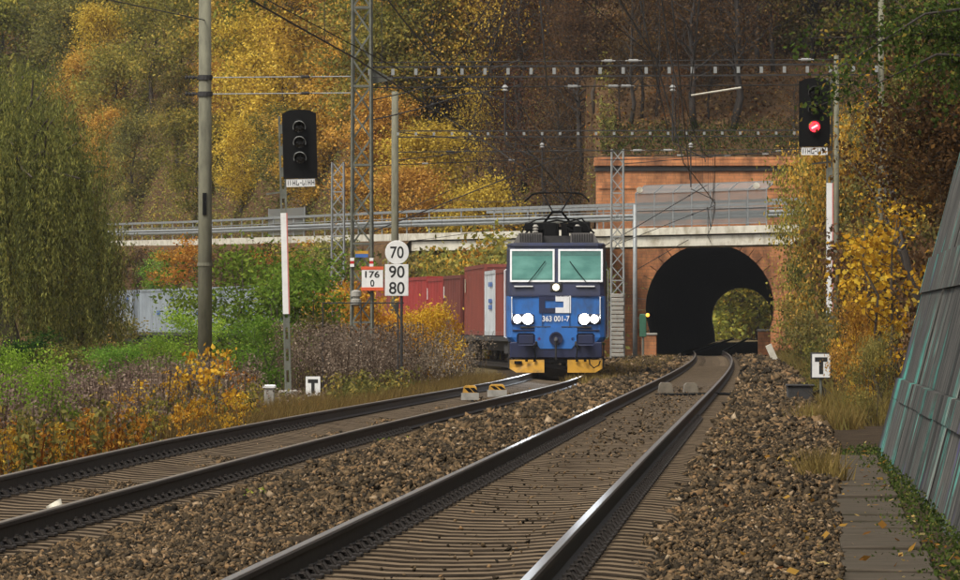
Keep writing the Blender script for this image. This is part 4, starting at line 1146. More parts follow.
# things fixed to the lattice mast
Zm = lambda y, s=40: 1.28+(326-y)/s + .6
bd = MB().box(.0,.53,-.36,-.33,Zm(289.5),Zm(267.5)).build('kilometre_board', M['white'], lm)
MB().box(-.015,.545,-.365,-.33,Zm(267.5)-.06,Zm(267.5)+.02).build('board_edge', M['sign_red'], bd)
MB().box(-.015,.545,-.365,-.33,Zm(289.5)-.03,Zm(289.5)+.05).build('board_edge', M['sign_red'], bd)
letters('176', .17, .36, bd, (.265,-.364,Zm(274.5)), M['letter'], .02)
letters('0', .17, .10, bd, (.265,-.364,Zm(283.3)), M['letter'], .02)
MB().bar((.26,-.3,Zm(278)),(.1,0,Zm(278)),.05).build('board_bracket', M['mast'], lm)
for sx, xx in ((-1,-.24),(1,.24)):
    MB().box(xx-.05,xx+.05,-.30,-.24,Zm(267),Zm(264)).build('marker_band', M['white'], lm); MB().box(xx-.05,xx+.05,-.30,-.24,Zm(261),Zm(258)).build('marker_band', M['white'], lm)
    MB().box(xx-.05,xx+.05,-.30,-.24,Zm(264)+.002,Zm(261)-.002).build('marker_band', M['red'], lm)
MB().box(-.16,.16,-.32,-.29,Zm(254),Zm(251)).build('warning_plate', M['yellow_paint'], lm)
MB().box(-.16,.16,-.32,-.29,Zm(257.5),Zm(254)-.002).build('warning_plate', M['blue_paint'], lm)
MB().lathe([(.06,0),(.13,.04),(.13,.16),(.09,.18),(.09,.22),(.13,.24),(.13,.36),(.05,.40)], 12, (-.14,-.32,Zm(306))).build('isolator_drum', M['concrete'], lm)

rm, rmp = round_mast('slim concrete mast among the right-hand foliage holding the nearest gantry beam', 881, 40, 9.8, .085, .07, M['concrete_pole'])
r2, r2p = round_mast('slim grey mast behind the right signal holding the second gantry beam', 836.5, 30, 10.3, .10, .08, M['concrete_pole'])
m2, m2p = round_mast('slim grey mast behind the round speed sign', 395, 30, 9.1, .14, .115, M['concrete_pole'])
l3, l3p = lattice_mast('short pale grey lattice mast behind the tall lattice mast', 338, 23, 8.4, .58, .50, M['galv'], .62)
l4, l4p = lattice_mast('grey lattice mast beside the tunnel mouth right of the locomotive', 617.5, 22.3, 9.2, .58, .52, M['grey_paint'], .62)
# ribbed concrete foot round that mast, block by block
for k in range(15):
    z_ = -.0+k*.19
    MB().bbox(-.30+.02*(k%2),.30-.02*(k%3),-.42,-.30,z_+.5,z_+.66,.02).build('foot_slat', M['concrete'], l4)
p5, p5p = round_mast('thin pale tubular mast at the left side of the tunnel mouth', 635, 21.6, 6.9, .115, .09, M['galv'])

def gantry(label, a_, b_, hgt, pitch, name='gantry_beam'):
    a_, b_ = Vector(a_), Vector(b_)
    root = thing(name, label, 'gantry', a_)
    d = b_-a_; L_ = d.length; t = d.normalized(); up = Vector((0,0,1))
    for z_ in (0, hgt):
        for o_ in (-.12,.12):
            nrm = Vector((-t.y,t.x,0))*o_
            MB().bar(up*z_+nrm, d+up*z_+nrm, .03).build('chord', M['darkgrey'], root)
    n = int(L_/pitch)
    for k in range(n+1):
        p = t*(pitch*k)
        nrm = Vector((-t.y,t.x,0))*.15
        MB().box(-.04,.04,-.012,.012,.05,hgt-.05).build('batten', M['grey_paint'], root, loc=p-nrm)
    return root
a1 = Vector((lmp.x+.2, lmp.y, gantry_z-.10)); b1 = Vector((rmp.x-.1, rmp.y, gantry_z-.02))
gantry('nearest lattice gantry beam spanning both tracks from the tall lattice mast', a1, b1, .26, .575)
MB().prism([(.22,Zm(84)),(.80,Zm(79.5)),(.22,Zm(67))], -.02, .02).build('gusset', M['mast'], lm)
a2_ = Vector((m2p.x+.1, m2p.y, 1.28+(326-137)/30)); b2_ = Vector((r2p.x-.1, r2p.y, 1.28+(326-136)/30))
gantry('second lattice gantry beam farther back spanning the tracks', a2_, b2_, .2, .60)
a3 = Vector((l3p.x+.2, l3p.y, 8.2)); b3 = Vector((l4p.x-.25, l4p.y, 8.9))
stay('head span wire from the short lattice mast to the mast beside the tunnel', a3, b3, .02, None, ((.30,.5,False),(.62,.5,False),(.8,.5,True)), 'head_span')
stay('head span wire from the tunnel mast across to the right bank', (l4p.x+.25,l4p.y,8.9), ((815-480)/22.3, l4p.y+2, 1.28+(326-152)/22.3), .02, None, ((.3,.5,False),(.75,.5,False)), 'head_span')
stay('lower span wire from the tunnel mast across to the right bank', (l4p.x+.25,l4p.y,8.55), ((815-480)/22.3, l4p.y+2, 1.28+(326-147)/22.3), .018, None, ((.55,.5,False),(.82,.4,False)), 'head_span')
# lower cross-span wire under the nearest gantry, with pale insulators
sw = 1.28+(326-87.5)/40
stay('cross span wire hanging under the nearest gantry beam', (a1.x, a1.y, sw), (b1.x, b1.y, sw+.08), .016, None, ((.40,.42,False),(.48,.42,False),(.505,.42,False),(.88,.42,False)), 'cross_wire')
stay('top cross wire running above the nearest gantry beam', (a1.x, a1.y, gantry_z+.28), (b1.x, b1.y, gantry_z+.36), .014, None, ((.47,.35,False),(.52,.42,False),(.86,.42,False)), 'cross_wire')
s2 = 1.28+(326-152)/30
stay('cross span wire hanging under the second gantry beam', (a2_.x, a2_.y, s2), (b2_.x, b2_.y, s2+.1), .016, None, ((.12,.5,True),(.36,.5,True),(.55,.5,False),(.62,.5,False)), 'cross_wire')

# overhead line of each track: contact wire, messenger wire, droppers
def overhead(label, xf, supports, zc, zm, yend_fac=None):
    root = thing('overhead_line', label, 'overhead line', (0,0,0))
    mess, cont = MB(), MB()
    for i in range(len(supports)-1):
        y0, y1 = supports[i], supports[i+1]; st0, st1 = (.22 if i % 2 else -.22), (-.22 if i % 2 else .22)
        n = 10; pm, pc = [], []
        for k in range(n+1):
            t = k/n; y = y0+(y1-y0)*t; x = xf(y)+st0+(st1-st0)*t
            z0, z1 = zm(y0), zm(y1)
            pm.append((x, y, z0+(z1-z0)*t - 4*t*(1-t)*min(.6, (min(z0,z1)-zc(y))*.6)))
            pc.append((x, y, zc(y)))
        mess.tube(pm, .014, 5); cont.tube(pc, .014, 5)
        for k in range(1, n, 2): MB().tube([pm[k], pc[k]], .008, 4).build('dropper', M['wire'], root)
    cont.build('contact_wire', M['wire'], root); mess.build('messenger_wire', M['wire'], root)
    return root
overhead('overhead contact line above the main track leading into the tunnel', xr, [30, 82, 135, 180, 242, 272], lambda y: 5.35 if y < 240 else 5.35-(y-240)*.006, lambda y: 7.0 if y < 200 else (6.6 if y < 260 else 5.35))
overhead('overhead contact line above the left track and the locomotive', xl, [30, 82, 135, 180, 240, 300], lambda y: 5.33, lambda y: 6.9)
# registration arms and drop posts under the gantries
def arm(label, x, y, ztop, zc, dx):
    root = thing('registration_arm', label, 'wire arm', (x, y, ztop))
    MB().tube([(0,0,0),(0,0,zc+.55-ztop)], .022, 6).build('drop_post', M['darkgrey'], root)
    MB().tube([(0,0,zc+.5-ztop),(dx,0,zc+.12-ztop),(dx*1.02,0,zc+.02-ztop)], .016, 6).build('steady_arm', M['darkgrey'], root)
    MB().lathe([(.03,-.2),(.08,-.16),(.04,-.12),(.08,-.08),(.03,-.02)], 10, (0,0,-.15)).build('insulator', M['insulator'], root)
arm('drop post and steady arm over the left track at the nearest gantry', xl(135)-.55, 134.8, gantry_z-.12, 5.33, .85)
arm('drop post and steady arm over the main track at the nearest gantry', xr(135)-.50, 134.8, gantry_z-.12, 5.35, .80)
arm('drop post and steady arm over the left track at the second gantry', xl(180)-.6, 179.8, a2_.z-.03, 5.33, .8)
arm('drop post and steady arm over the main track at the second gantry', xr(180)-.6, 179.8, a2_.z-.03, 5.35, .8)
pa_, pb_ = W(690,95.5,40), W(741,87.5,40)
MB_ = thing('steady_tube', 'pale tube sloping under the nearest gantry left of the right signal', 'wire arm', pa_)
MB().tube([(0,0,0), pb_-pa_], .026, 6).build('tube', M['concrete_white'], MB_); MB().tube([(0,0,-.08),(0,0,.1)], .035, 6).build('clamp', M['darkgrey'], MB_)
# guy and feeder wires
stay('guy wire rising from the slim mast to the head span above the bridge', W(372,232,30), W(577,150,22.5), .022, None, ((.32,.8,True),), 'guy_wire')
stay('thin guy wire from the slim mast towards the bridge railing', W(396,214,30), W(450,190,26), .014, None, (), 'guy_wire')
stay('upper diagonal wire crossing in front of the mesh screen', W(604,246,22.3), W(707,185,21), .020, None, ((.82,.25,True),), 'guy_wire')
stay('middle diagonal wire crossing in front of the bridge', W(618,244,22.3), W(716,205,21), .016, None, ((.75,.3,True),), 'guy_wire')
stay('lower diagonal wire crossing the tunnel arch', W(636,270,21.6), W(712,226,20.5), .018, None, ((.3,.25,True),), 'guy_wire')
stay('feeder wire sagging from the top left towards the gantry', W(215,-28,44), W(404,72,40), .014, None, (), 'feeder_wire')
stay('feeder wire crossing the upper left corner to the concrete mast', W(100,-2,46), W(205,20,40), .014, None, (), 'feeder_wire')
stay('slack wire crossing the brown wood above the gantry', W(560,-20,46), W(660,62,40), .013, None, ((.7,.3,True),), 'feeder_wire')
stay('slack wire descending from the top centre to the gantry', W(500,-16,46), W(455,60,40), .013, None, ((.5,.3,True),), 'feeder_wire')
for i, (qa, qb, lab) in enumerate((((372,100,40),(520,60,40),'thin wire slanting up from the tall lattice mast below the gantry'),((372,120,40),(470,92,36),'short slanting wire right of the tall lattice mast'),((430,97,38),(520,85,38),'thin wire under the gantry left of the drop post'),
    ((480,92,36),(560,186,33),'wire dropping towards the pantograph from the nearest gantry'),((540,0,50),(548,95,40),'steep wire above the locomotive from the top edge'),((640,0,50),(668,130,34),'steep wire above the tunnel track, left one'),((672,0,50),(690,180,26),'steep wire above the tunnel track, middle one'),((700,-5,50),(690,95,40),'steep wire above the tunnel track, right one'),
    ((395,132,30),(620,152,22.5),'long thin wire from the slim mast to the tunnel mast'),((395,160,30),(470,150,27),'thin wire from the slim mast under the second gantry'),((600,160,22.4),(800,150,24),'thin wire along the top of the portal wall'),((505,0,48),(480,110,36),'steep wire left of the pantograph'))):
    stay(lab, W(*qa), W(*qb), .017, None, ((.6,.22,True),) if i % 2 else (), 'thin_wire', .05)

# ------------------------------------------------------------------ line-side signs and small equipment
def sign_post(root, x, z1, r=.03, mat=None): MB().tube([(x,.03,0),(x,.03,z1)], r, 8).build('post', mat or M['mast'], root)
p = W(399, 326, 42); p.z = -.6
sg = thing('speed_sign', 'round white 70 board above a square 90 80 board on one post', 'speed sign', p)
Zs = lambda y: 1.28+(326-y)/42+.6
sign_post(sg, .06, Zs(245), .035, M['darkgrey'])
cxs = (397-399)/42
MB().lathe([(.28,-.035),(.285,-.03),(.285,-.01),(.28,-.005)], 28, (cxs,0,Zs(252.3)), 'y').build('round_board', M['white'], sg)
MB().bbox((385-399)/42,(408.5-399)/42,-.035,-.005,Zs(296),Zs(264.3),.008).build('square_board', M['white'], sg)
letters('70', .285, .32, sg, (cxs,-.038,Zs(252.3)), M['letter'], .012)
letters('90', .29, .37, sg, ((396.8-399)/42,-.038,Zs(271.8)), M['letter'], .012)
letters('80', .29, .37, sg, ((396.8-399)/42,-.038,Zs(288)), M['letter'], .012)
MB().bar((.06,.03,Zs(322)),(-.12,.06,Zs(305)),.03).build('brace', M['darkgrey'], sg)
def t_sign(label, x, y0, y1, w, s, frame):
    p = W(x, 326, s); p.z = -.5
    r_ = thing('line_side_sign', label, 'sign', p); Zt = lambda y: 1.28+(326-y)/s+.5
    w = w/s
    sign_post(r_, 0, Zt(y0)+(.02 if frame else -.05), .03)
    if frame: MB().bbox(-w/2-.03,w/2+.03,-.03,.0,Zt(y1)-.03,Zt(y0)+.03,.008).build('frame', M['darkgrey'], r_)
    MB().box(-w/2,w/2,-.045,-.031,Zt(y1),Zt(y0)).build('board', M['white'], r_)
    h = Zt(y0)-Zt(y1)
    zc = (Zt(y0)+Zt(y1))/2
    MB().add([(x_,-.048,zc+z_) for x_, z_ in ((-w*.35,h*.36),(-w*.35,h*.17),(-w*.115,h*.17),(-w*.115,-h*.36),(w*.115,-h*.36),(w*.115,h*.17),(w*.35,h*.17),(w*.35,h*.36))], [(0,1,2,3,4,5,6,7)]).build('lettering', M['letter'], r_)
    return r_
t_sign('small white board with a black T beside the left track', 313, 376.5, 396.5, 14.5, 46, False)
t_sign('small white board with a black T in a dark frame on the right', 821, 354, 377.5, 18, 50, True)
MB().prism([(-.02,-.1),(.36,-.1),(.36,.32),(-.02,.62)], .06, .14).build('shield_board', M['darkgrey'], bpy.data.objects['line_side_sign.001'])
p = W(269.5, 402, 52); p.z = -.55
mk = thing('cable_marker', 'short white concrete marker post at the edge of the left bushes', 'marker post', p)
MB().bbox(-.10,.10,-.1,.1,0,.62,.02).build('post', M['concrete'], mk); MB().bbox(-.125,.125,-.125,.125,.622,.70,.02).build('cap', M['white'], mk)
p = W(800, 402, 49); p.z = -.30
bx_ = thing('trackside_box', 'low dark equipment box beside the framed T sign', 'box', p)
MB().bbox(-.26,.26,-.2,.2,.05,.34,.02).build('case', M['darkgrey'], bx_); MB().bbox(-.29,.29,-.23,.23,.343,.39,.015).build('lid', M['darkgrey'], bx_)
MB().box(-.2,-.12,-.15,.15,-.1,.05).box(.12,.2,-.15,.15,-.1,.05).build('foot', M['concrete'], bx_)
p = W(690, 394, 44.5)
cb = thing('track_cable', 'dark cable crossing the ballast from the main track to the equipment box', 'cable', (0,0,0))
pts = [(xr(115)-.5,115,-.19),(xr(115)+.95,114.6,-.16),(xr(115)+1.35,114.3,-.20),(xr(114)+1.9,113.5,-.22),(xr(113)+2.3,112.6,-.24),(xr(112)+2.75,112,-.16),(xr(111)+3.0,111.3,-.05),(xr(110)+3.35,110.6,-.2)]
MB().tube(pts, .035, 6).build('sheath', M['black'], cb)
# inductive blocks
def block(label, x, ytop, ybot, w, s, stripes, zb, group):
    p = W(x, 326, s); p.z = zb
    H_ = CH+(HY-ytop)/s - zb
    r_ = thing('track_magnet', label, 'track block', p, 0, group)
    w = w/s
    MB().prism([(-w/2-.03,-.02),(w/2+.03,-.02),(w/2,H_*.8),(w/2-.04,H_),(-w/2+.04,H_),(-w/2,H_*.8)], -.3, .3).build('housing', M['yellow_paint'] if stripes else M['plank_pale'], r_)
    if stripes:
        for q in (.05,.48):
            MB().add([(-w/2+w*q,-.305,H_*.78),(-w/2+w*q+.1,-.305,H_*.78),(-w/2+w*q+.2,-.305,.06),(-w/2+w*q+.1,-.305,.06)], [(0,1,2,3)]).build('stripe', M['black'], r_)
        MB().box(-w/2-.05,w/2+.05,-.34,-.303,-.1,.05).build('foot', M['concrete'], r_)
    else: MB().box(-w/2-.06,w/2+.06,-.36,.36,-.06,-.021).build('base', M['darkgrey'], r_)
block('left one of two small concrete blocks between the rails of the main track', 665.5, 382.5, 392, 12.5, 45.5, False, -.19, 'blocks on the main track')
block('right one of two small concrete blocks between the rails of the main track', 690.5, 383, 392, 12.5, 45.5, False, -.19, 'blocks on the main track')
block('nearer yellow and black striped block on the left track before the locomotive', 470, 385.5, 393, 13, 47, True, -.19, 'striped blocks on the left track')
block('farther yellow and black striped block on the left track before the locomotive', 497, 384.3, 390, 15, 45, True, -.19, 'striped blocks on the left track')
# by the tunnel mouth
for lab, x, y0, w in (('square brown stone post left of the tunnel mouth', 649, 333, 15), ('square brown stone post right of the tunnel mouth', 764, 329, 12)):
    p = W(x, 350, 20.6); p.z = -.6
    o = thing('stone_post', lab, 'post', p); H_ = 1.28+(326-y0)/20.6+.6
    MB().bbox(-w/41.2,w/41.2,-.3,.3,0,H_-.12,.03).build('shaft', M['brick'], o); MB().bbox(-w/41.2-.04,w/41.2+.04,-.34,.34,H_-.118,H_,.03).build('cap', M['concrete'], o)
p = W(778,358,23); p.z = -.5
o = thing('leaning_board', 'pale board leaning beside the right side of the tunnel mouth', 'board', p)
MB().bbox(-.14,.14,-.04,.04,0,1.05,.01).build('plank', M['concrete_white'], o, rot=(0,math.radians(-24),0)); MB().bar((-.35,.1,.05),(-.28,.1,.7),.06).build('prop', M['plank'], o)
p = W(643,340,21); p.z = -.5
o = thing('dwarf_signal', 'low green dwarf signal with an amber lamp left of the tunnel mouth', 'signal', p)
MB().tube([(0,0,0),(0,0,1.5)], .06, 8).build('post', M['mast'], o); MB().bbox(-.16,.16,-.12,.12,1.25,2.35,.03).build('case', plain('dull_green_paint',(0.03,0.12,0.07),0.6), o)
MB().lathe([(.09,-.10),(.08,-.2),(.03,-.22)], 12, (.22,0,2.30), 'y').build('lamp', M['amber'], o)
MB().bar((-.5,-.05,2.1),(.22,-.05,2.25),.04).build('arm', M['mast'], o)
# low pipe rail behind the weeds
p = W(322,326,41); p.z = -.5
o = thing('pipe_rail', 'low horizontal pipe rail running behind the dry weeds below the kilometre board', 'rail', p)
zr = 1.28+(326-303)/41+.5
MB().tube([(0,0,zr),(2.0,0,zr),(78/41,0,zr)], .018, 6).build('bar', M['darkgrey'], o)
for q in (.02, .95, 1.85): MB().tube([(q,0,0),(q,0,zr-.02)], .018, 6).build('post', M['darkgrey'], o)

# ------------------------------------------------------------------ vegetation
def wiggle(a_, b_, n, amp, r):
    a_, b_ = np.array(a_, float), np.array(b_, float)
    L_ = np.linalg.norm(b_-a_)
    pts = [a_+(b_-a_)*k/n + (r.normal(size=3)*amp*L_ if 0 < k < n else 0) for k in range(n+1)]
    return pts

def tree_shape(seed, H, R, nleaf, leaf, c0=.3, nlimb=18, stems=1, spread=.30, tight=.085, aspect=.6, top_round=.9, up=.25):
    """tapered trunk with limbs and twigs; leaves gathered in clumps round the twig ends"""
    r = np.random.default_rng(seed)
    tb = MB(); cl = []
    for st in range(stems):
        ba = r.uniform(0, 2*np.pi); off = (.0 if stems == 1 else R*.35)
        base = np.array([math.cos(ba)*off*.35, math.sin(ba)*off*.35, -.3]); topp = np.array([math.cos(ba)*off + r.normal()*R*.08, math.sin(ba)*off + r.normal()*R*.08, H*.93*r.uniform(.8 if stems > 1 else .97, 1)])
        tr = wiggle(base, topp, 6, .02, r)
        r0 = .016*H*(1 if stems == 1 else .6)+.012
        tb.tube(tr, list(np.linspace(r0, r0*.15, 7)), 6)
        nl = max(3, nlimb//stems)
        for k in range(nl):
            t = c0 + (.97-c0)*(k+r.uniform(0,.9))/nl
            i = min(5, int(t*6)); p = tr[i]+(tr[i+1]-tr[i])*(t*6-i)
            prof = math.sin(math.pi*min(1, max(.08, (t-c0)/(1.04-c0)*.82+.16)))**.7
            ln = R*prof*r.uniform(.6,1.1)
            a = 2.4*k + r.uniform(-.6,.6)
            q = p + np.array([math.cos(a)*ln, math.sin(a)*ln, ln*(up+.5*t)*r.uniform(.5,1.2)])
            lb = wiggle(p, q, 3, .05, r); rl = r0*(1-t*.8)*.42
            tb.tube(lb, list(np.linspace(rl, rl*.25, 4)), 5, False)
            cl += [(lb[2], .7), (lb[3], 1.0)]
            for m_ in range(3):
                b0 = lb[1]+(lb[3]-lb[1])*r.uniform(0,.9)
                d = r.normal(size=3); d[2] = abs(d[2])*.6; d /= np.linalg.norm(d)
                e = b0 + d*ln*spread*r.uniform(.7,1.5)
                tb.tube([b0, (b0+e)/2+r.normal(size=3)*.03*ln, e], [rl*.35, rl*.22, rl*.1], 4, False)
                cl.append((e, .9))
        cl.append((topp, 1.0))
    C = np.array([c[0] for c in cl]); wgt = np.array([c[1] for c in cl])*r.uniform(.25,1.5,len(cl))
    wgt /= wgt.sum()
    idx = r.choice(len(cl), nleaf, p=wgt)
    sg = np.array([tight*H, tight*H, tight*H*.62])
    P = C[idx] + r.normal(size=(nleaf,3))*sg*(.6+.8*r.random((nleaf,1)))
    P[:,2] = np.maximum(P[:,2], .04*H)
    cv = r.random(len(cl))
    lv = np.clip(.55*cv[idx] + .45*r.random(nleaf), 0, 1)
    V, lv = leaves(P, leaf, lv, aspect, .35, r)
    return tb.mesh('trunk', True), quads_mesh('crown', V, lv)

SH = {}
for k in range(5): SH['broad', k] = tree_shape(100+k, 10, 3.3, 11500, .235, .14, 24, tight=.066)
for k in range(4): SH['tall', k] = tree_shape(200+k, 13, 2.9, 10000, .24, .26, 26, up=.5, tight=.055)
for k in range(5): SH['sparse', k] = tree_shape(300+k, 13, 2.7, 2600, .19, .25, 34, up=.7, spread=.55, tight=.075)
for k in range(4): SH['shrub', k] = tree_shape(400+k, 3, 1.7, 3600, .15, .08, 21, stems=4, tight=.09)
for k in range(4): SH['bush', k] = tree_shape(500+k, 3, 1.6, 6500, .105, .10, 24, stems=4, tight=.085, aspect=.5)
for k in range(4): SH['sapling', k] = tree_shape(600+k, 1.5, .42, 330, .085, .25, 12, stems=2, tight=.05, aspect=.75)
for k in range(2): SH['whip', k] = tree_shape(650+k, 3.4, .62, 900, .095, .22, 16, stems=2, tight=.045, aspect=.75)
for k in range(3): SH['vine', k] = tree_shape(700+k, 3, 1.8, 5200, .11, .05, 24, stems=5, tight=.10)

def plant(name, kind, k, mat, label, cat, loc, h, group, wide=1.0, bark='bark'):
    tm, cm = SH[kind, k]
    H0 = {'broad':10,'tall':13,'sparse':13,'shrub':3,'bush':3,'sapling':1.5,'vine':3,'whip':3.4}[kind]
    o = thing(name, label, cat, loc, random.uniform(0,6.28), group)
    s_ = h/H0; o.scale = (s_*wide, s_*wide, s_)
    link_mesh('trunk', tm, M[bark], o); link_mesh('crown', cm, M[mat], o)
    return o

# hillside wood: four rows of trees above the road, tree by tree
def hill_at(xp, v):
    X = (xp-CX)/F*340
    for _ in range(8):
        Y = float(np.interp(X, hbx, hby)) + v; X = (xp-CX)/F*Y
    return Vector((X, Y, hill_z(X, Y)-.1))
cname = {'olive':'olive green','golden':'golden yellow','lime':'yellow green','rust':'rust brown','brown':'dull brown','green':'green','dark_green':'dark green','orange':'orange','copper':'copper brown'}
marks = [(-30,'beyond the left edge of the willow'),(12,'behind the top of the willow'),(58,'just right of the willow top'),(105,'above the left end of the road railing'),(150,'midway between willow and concrete mast'),(192,'just left of the concrete mast'),(235,'just right of the concrete mast'),(278,'directly above the dark signal'),(318,'between dark signal and tall lattice mast'),(362,'behind the tall lattice mast'),(405,'above the round speed sign'),(448,'above the left end of the bridge'),(492,'left of the raised pantograph'),(535,'above the pantograph'),(580,'right of the pantograph'),(625,'above the mast beside the tunnel'),(668,'above the left half of the tunnel'),(712,'above the middle of the tunnel'),(756,'above the right half of the tunnel'),(800,'behind the red signal'),(846,'just right of the red signal'),(900,'behind the right-hand slim mast'),(960,'at the right edge behind the foliage')]
rowtxt = ['front row','second row','third row','fourth row','highest row']
hr = random.Random(21)
def pick_kind(xp, row):
    if xp < 215:
        return hr.choice([('broad','olive'),('broad','lime'),('tall','olive'),('broad','lime'),('tall','lime'),('broad','olive'),('tall','golden'),('broad','lime')] if row < 4 else [('tall','olive'),('tall','rust'),('tall','golden')])
    if xp < 430:
        return hr.choice([('broad','olive'),('broad','lime'),('broad','lime'),('broad','golden')]) if row == 0 else hr.choice([('broad','golden'),('tall','golden'),('broad','golden'),('broad','golden'),('broad','lime')])
    if xp < 500:
        return hr.choice([('broad','lime'),('broad','olive'),('broad','golden')]) if row == 0 else hr.choice([('broad','golden'),('broad','golden'),('tall','rust'),('sparse','golden')])
    if xp < 800:
        return hr.choice([('sparse','brown'),('sparse','brown'),('sparse','rust'),('tall','brown'),('sparse','rust')]) if not (row == 3 and hr.random() < .25) else ('sparse','golden')
    return hr.choice([('tall','olive'),('broad','brown'),('broad','olive'),('tall','rust')])
rowv = [2.5, 8.5, 15, 22.5, 31]; rowh = [6.8, 8.6, 10.5, 11.5, 13]
for row in range(5):
    for i, (xp, mk_) in enumerate(marks):
        if row == 0 and 500 < xp < 800 and hr.random() < .45: continue
        if row == 4 and not (480 < xp < 820) and i % 2: continue
        x_ = xp + hr.uniform(-14,14) + (20 if row % 2 else 0)
        kd, mt = pick_kind(x_, row)
        loc = hill_at(x_, rowv[row]+hr.uniform(-1.5,2.0))
        h = rowh[row]*hr.uniform(.82,1.18)*(1.0 if kd != 'sparse' else 1.15)
        if row == 0 and x_ > 500: h *= .62
        n = {'broad':5,'tall':4,'sparse':5}[kd]
        plant('hillside_tree', kd, hr.randrange(n), mt, f'{cname[mt]} tree, {rowtxt[row]} of the wood, {mk_}', 'tree', loc, h, 'autumn trees of the hillside wood', hr.uniform(.9,1.15) if kd != 'sparse' else hr.uniform(.8,1.1), 'bark_dark' if kd == 'sparse' else 'bark')

for i in range(46):                       # leafless brown trees that nothing tells apart
    kd = 'sparse'; mt = hr.choice(['brown','rust','brown'])
    plant('bare_tree', kd, hr.randrange(5), mt, 'thin brown half-bare tree in the dense dark wood above the tunnel', 'tree', hill_at(hr.uniform(478,830), hr.uniform(3,38)), hr.uniform(7,13), 'thin half-bare trees above the tunnel', hr.uniform(.7,1.0), 'bark_dark')
# shrubs on the embankment below the road, and below and behind the bridge
emb = [(92,'rust'),(118,'olive'),(140,'brown'),(160,'green'),(178,'orange'),(200,'orange'),(222,'olive'),(244,'brown'),(268,'rust'),(292,'orange'),(318,'lime'),(345,'olive')]
embt = ['at the willow edge','right of the willow','above the grey containers, left','above the grey containers, middle','above the grey containers, right','left of the concrete mast','right of the concrete mast','left of the dark signal mast','at the dark signal mast','right of the dark signal mast','left of the short lattice mast','right of the short lattice mast']
for i, (xp, mt) in enumerate(emb):
    # foot of the embankment slope under the railing
    best = None
    for j in range(2, len(BR)-1):
        for t_ in np.linspace(0,1,40):
            p = offs(j,-1.6)*(1-t_) + offs(j+1,-1.6)*t_
            c = CX + F*p.x/p.y
            if best is None or abs(c-xp) < best[0]: best = (abs(c-xp), p)
    p = best[1].copy(); p.z -= 3.4
    plant('embankment_shrub', 'shrub', i % 4, mt, f'{cname[mt]} shrub on the road embankment {embt[i]}', 'shrub', p, random.uniform(2.6,3.2), 'shrubs on the road embankment', 1.15)
for i, (xp, yy, s_, mt, h, w_) in enumerate(((424,0,19.6,'olive',5.6,1.1),(450,0,19.9,'lime',5.7,1.0),(476,0,20.1,'orange',5.4,.9),(502,0,20.3,'lime',5.6,.9),(540,0,20.5,'olive',5.4,1.1),(566,0,20.8,'lime',4.6,.7))):
    p = W(xp,326,s_); p.z = -.4
    plant('shrub', 'shrub', i % 4, mt, f'{cname[mt]} shrub below the bridge girder, {("leftmost","second from left","third from left","third from right","second from right","rightmost")[i]}', 'shrub', p, h, 'shrubs under the bridge', w_)
for i, (xp, mt, h) in enumerate(((500,'yellow',3.6),(470,'lime',3.8),(522,'lime',3.2))):
    p = hill_at(xp, 1.0+i*.6)
    p.z = max(p.z, 3.0)
    plant('shrub', 'shrub', i, mt, ('bright yellow bush showing above the bridge railing left of the pantograph','yellow green bush above the bridge railing, left of the bright yellow one','yellow green bush above the bridge railing behind the pantograph')[i], 'shrub', p, h, 'bushes above the bridge railing', 1.1)

# weeping willow on the left
def willow(label, loc, H, R, seed):
    r = np.random.default_rng(seed)
    root = thing('willow_tree', label, 'tree', loc)
    tb = MB(); tr = wiggle((0,0,-.3),(0,0,H*.72),5,.02,r); tb.tube(tr, list(np.linspace(.32,.12,6)), 8)
    P, D, LVs = [], [], []
    nb = 46
    for k in range(nb):
        a = 2.4*k; rr = R*math.sqrt((k+.5)/nb)
        h0 = H*(.50+.22*r.random()); topz = H*(1-.34*(rr/R)**2)*r.uniform(.80,.95)
        q = np.array([math.cos(a)*rr, math.sin(a)*rr, topz])
        lb = wiggle((0,0,h0), q, 4, .05, r); tb.tube(lb, list(np.linspace(.10,.025,5)), 5, False)
        for m_ in range(24):
            s0 = lb[2]+(lb[4]-lb[2])*r.uniform(.3,1.05) + r.normal(size=3)*np.array([.5,.5,.25])+np.array([0,0,.45])
            L_ = r.uniform(.35,1.0)*min(s0[2]-.5, H*.62)
            n = int(26*L_)+3
            t = r.random(n); dr = r.normal(size=2)*.10
            pts = s0[None]+np.stack([dr[0]*t*L_+r.normal(size=n)*.06, dr[1]*t*L_+r.normal(size=n)*.06, -t*L_], 1)
            P.append(pts); c = r.random(); LVs.append(np.clip(.55*c+.45*r.random(n),0,1))
    P = np.concatenate(P); lv = np.concatenate(LVs)
    V, lv = leaves(P, .135, lv, .24, 0, r, np.array([0,0,-1.0]))
    tb.build('trunk', M['bark'], root, True); link_mesh('crown', quads_mesh('crown', V, lv), M['willow'], root)
p = W(2,326,33); p.z = -.4
willow('large weeping willow with olive drooping strands at the left edge', p, 10.3, 3.4, 3)
p = W(66,326,31); p.z = -.4
willow('smaller weeping willow partly merging with the large one, nearer the grey containers', p, 6.4, 1.5, 4)

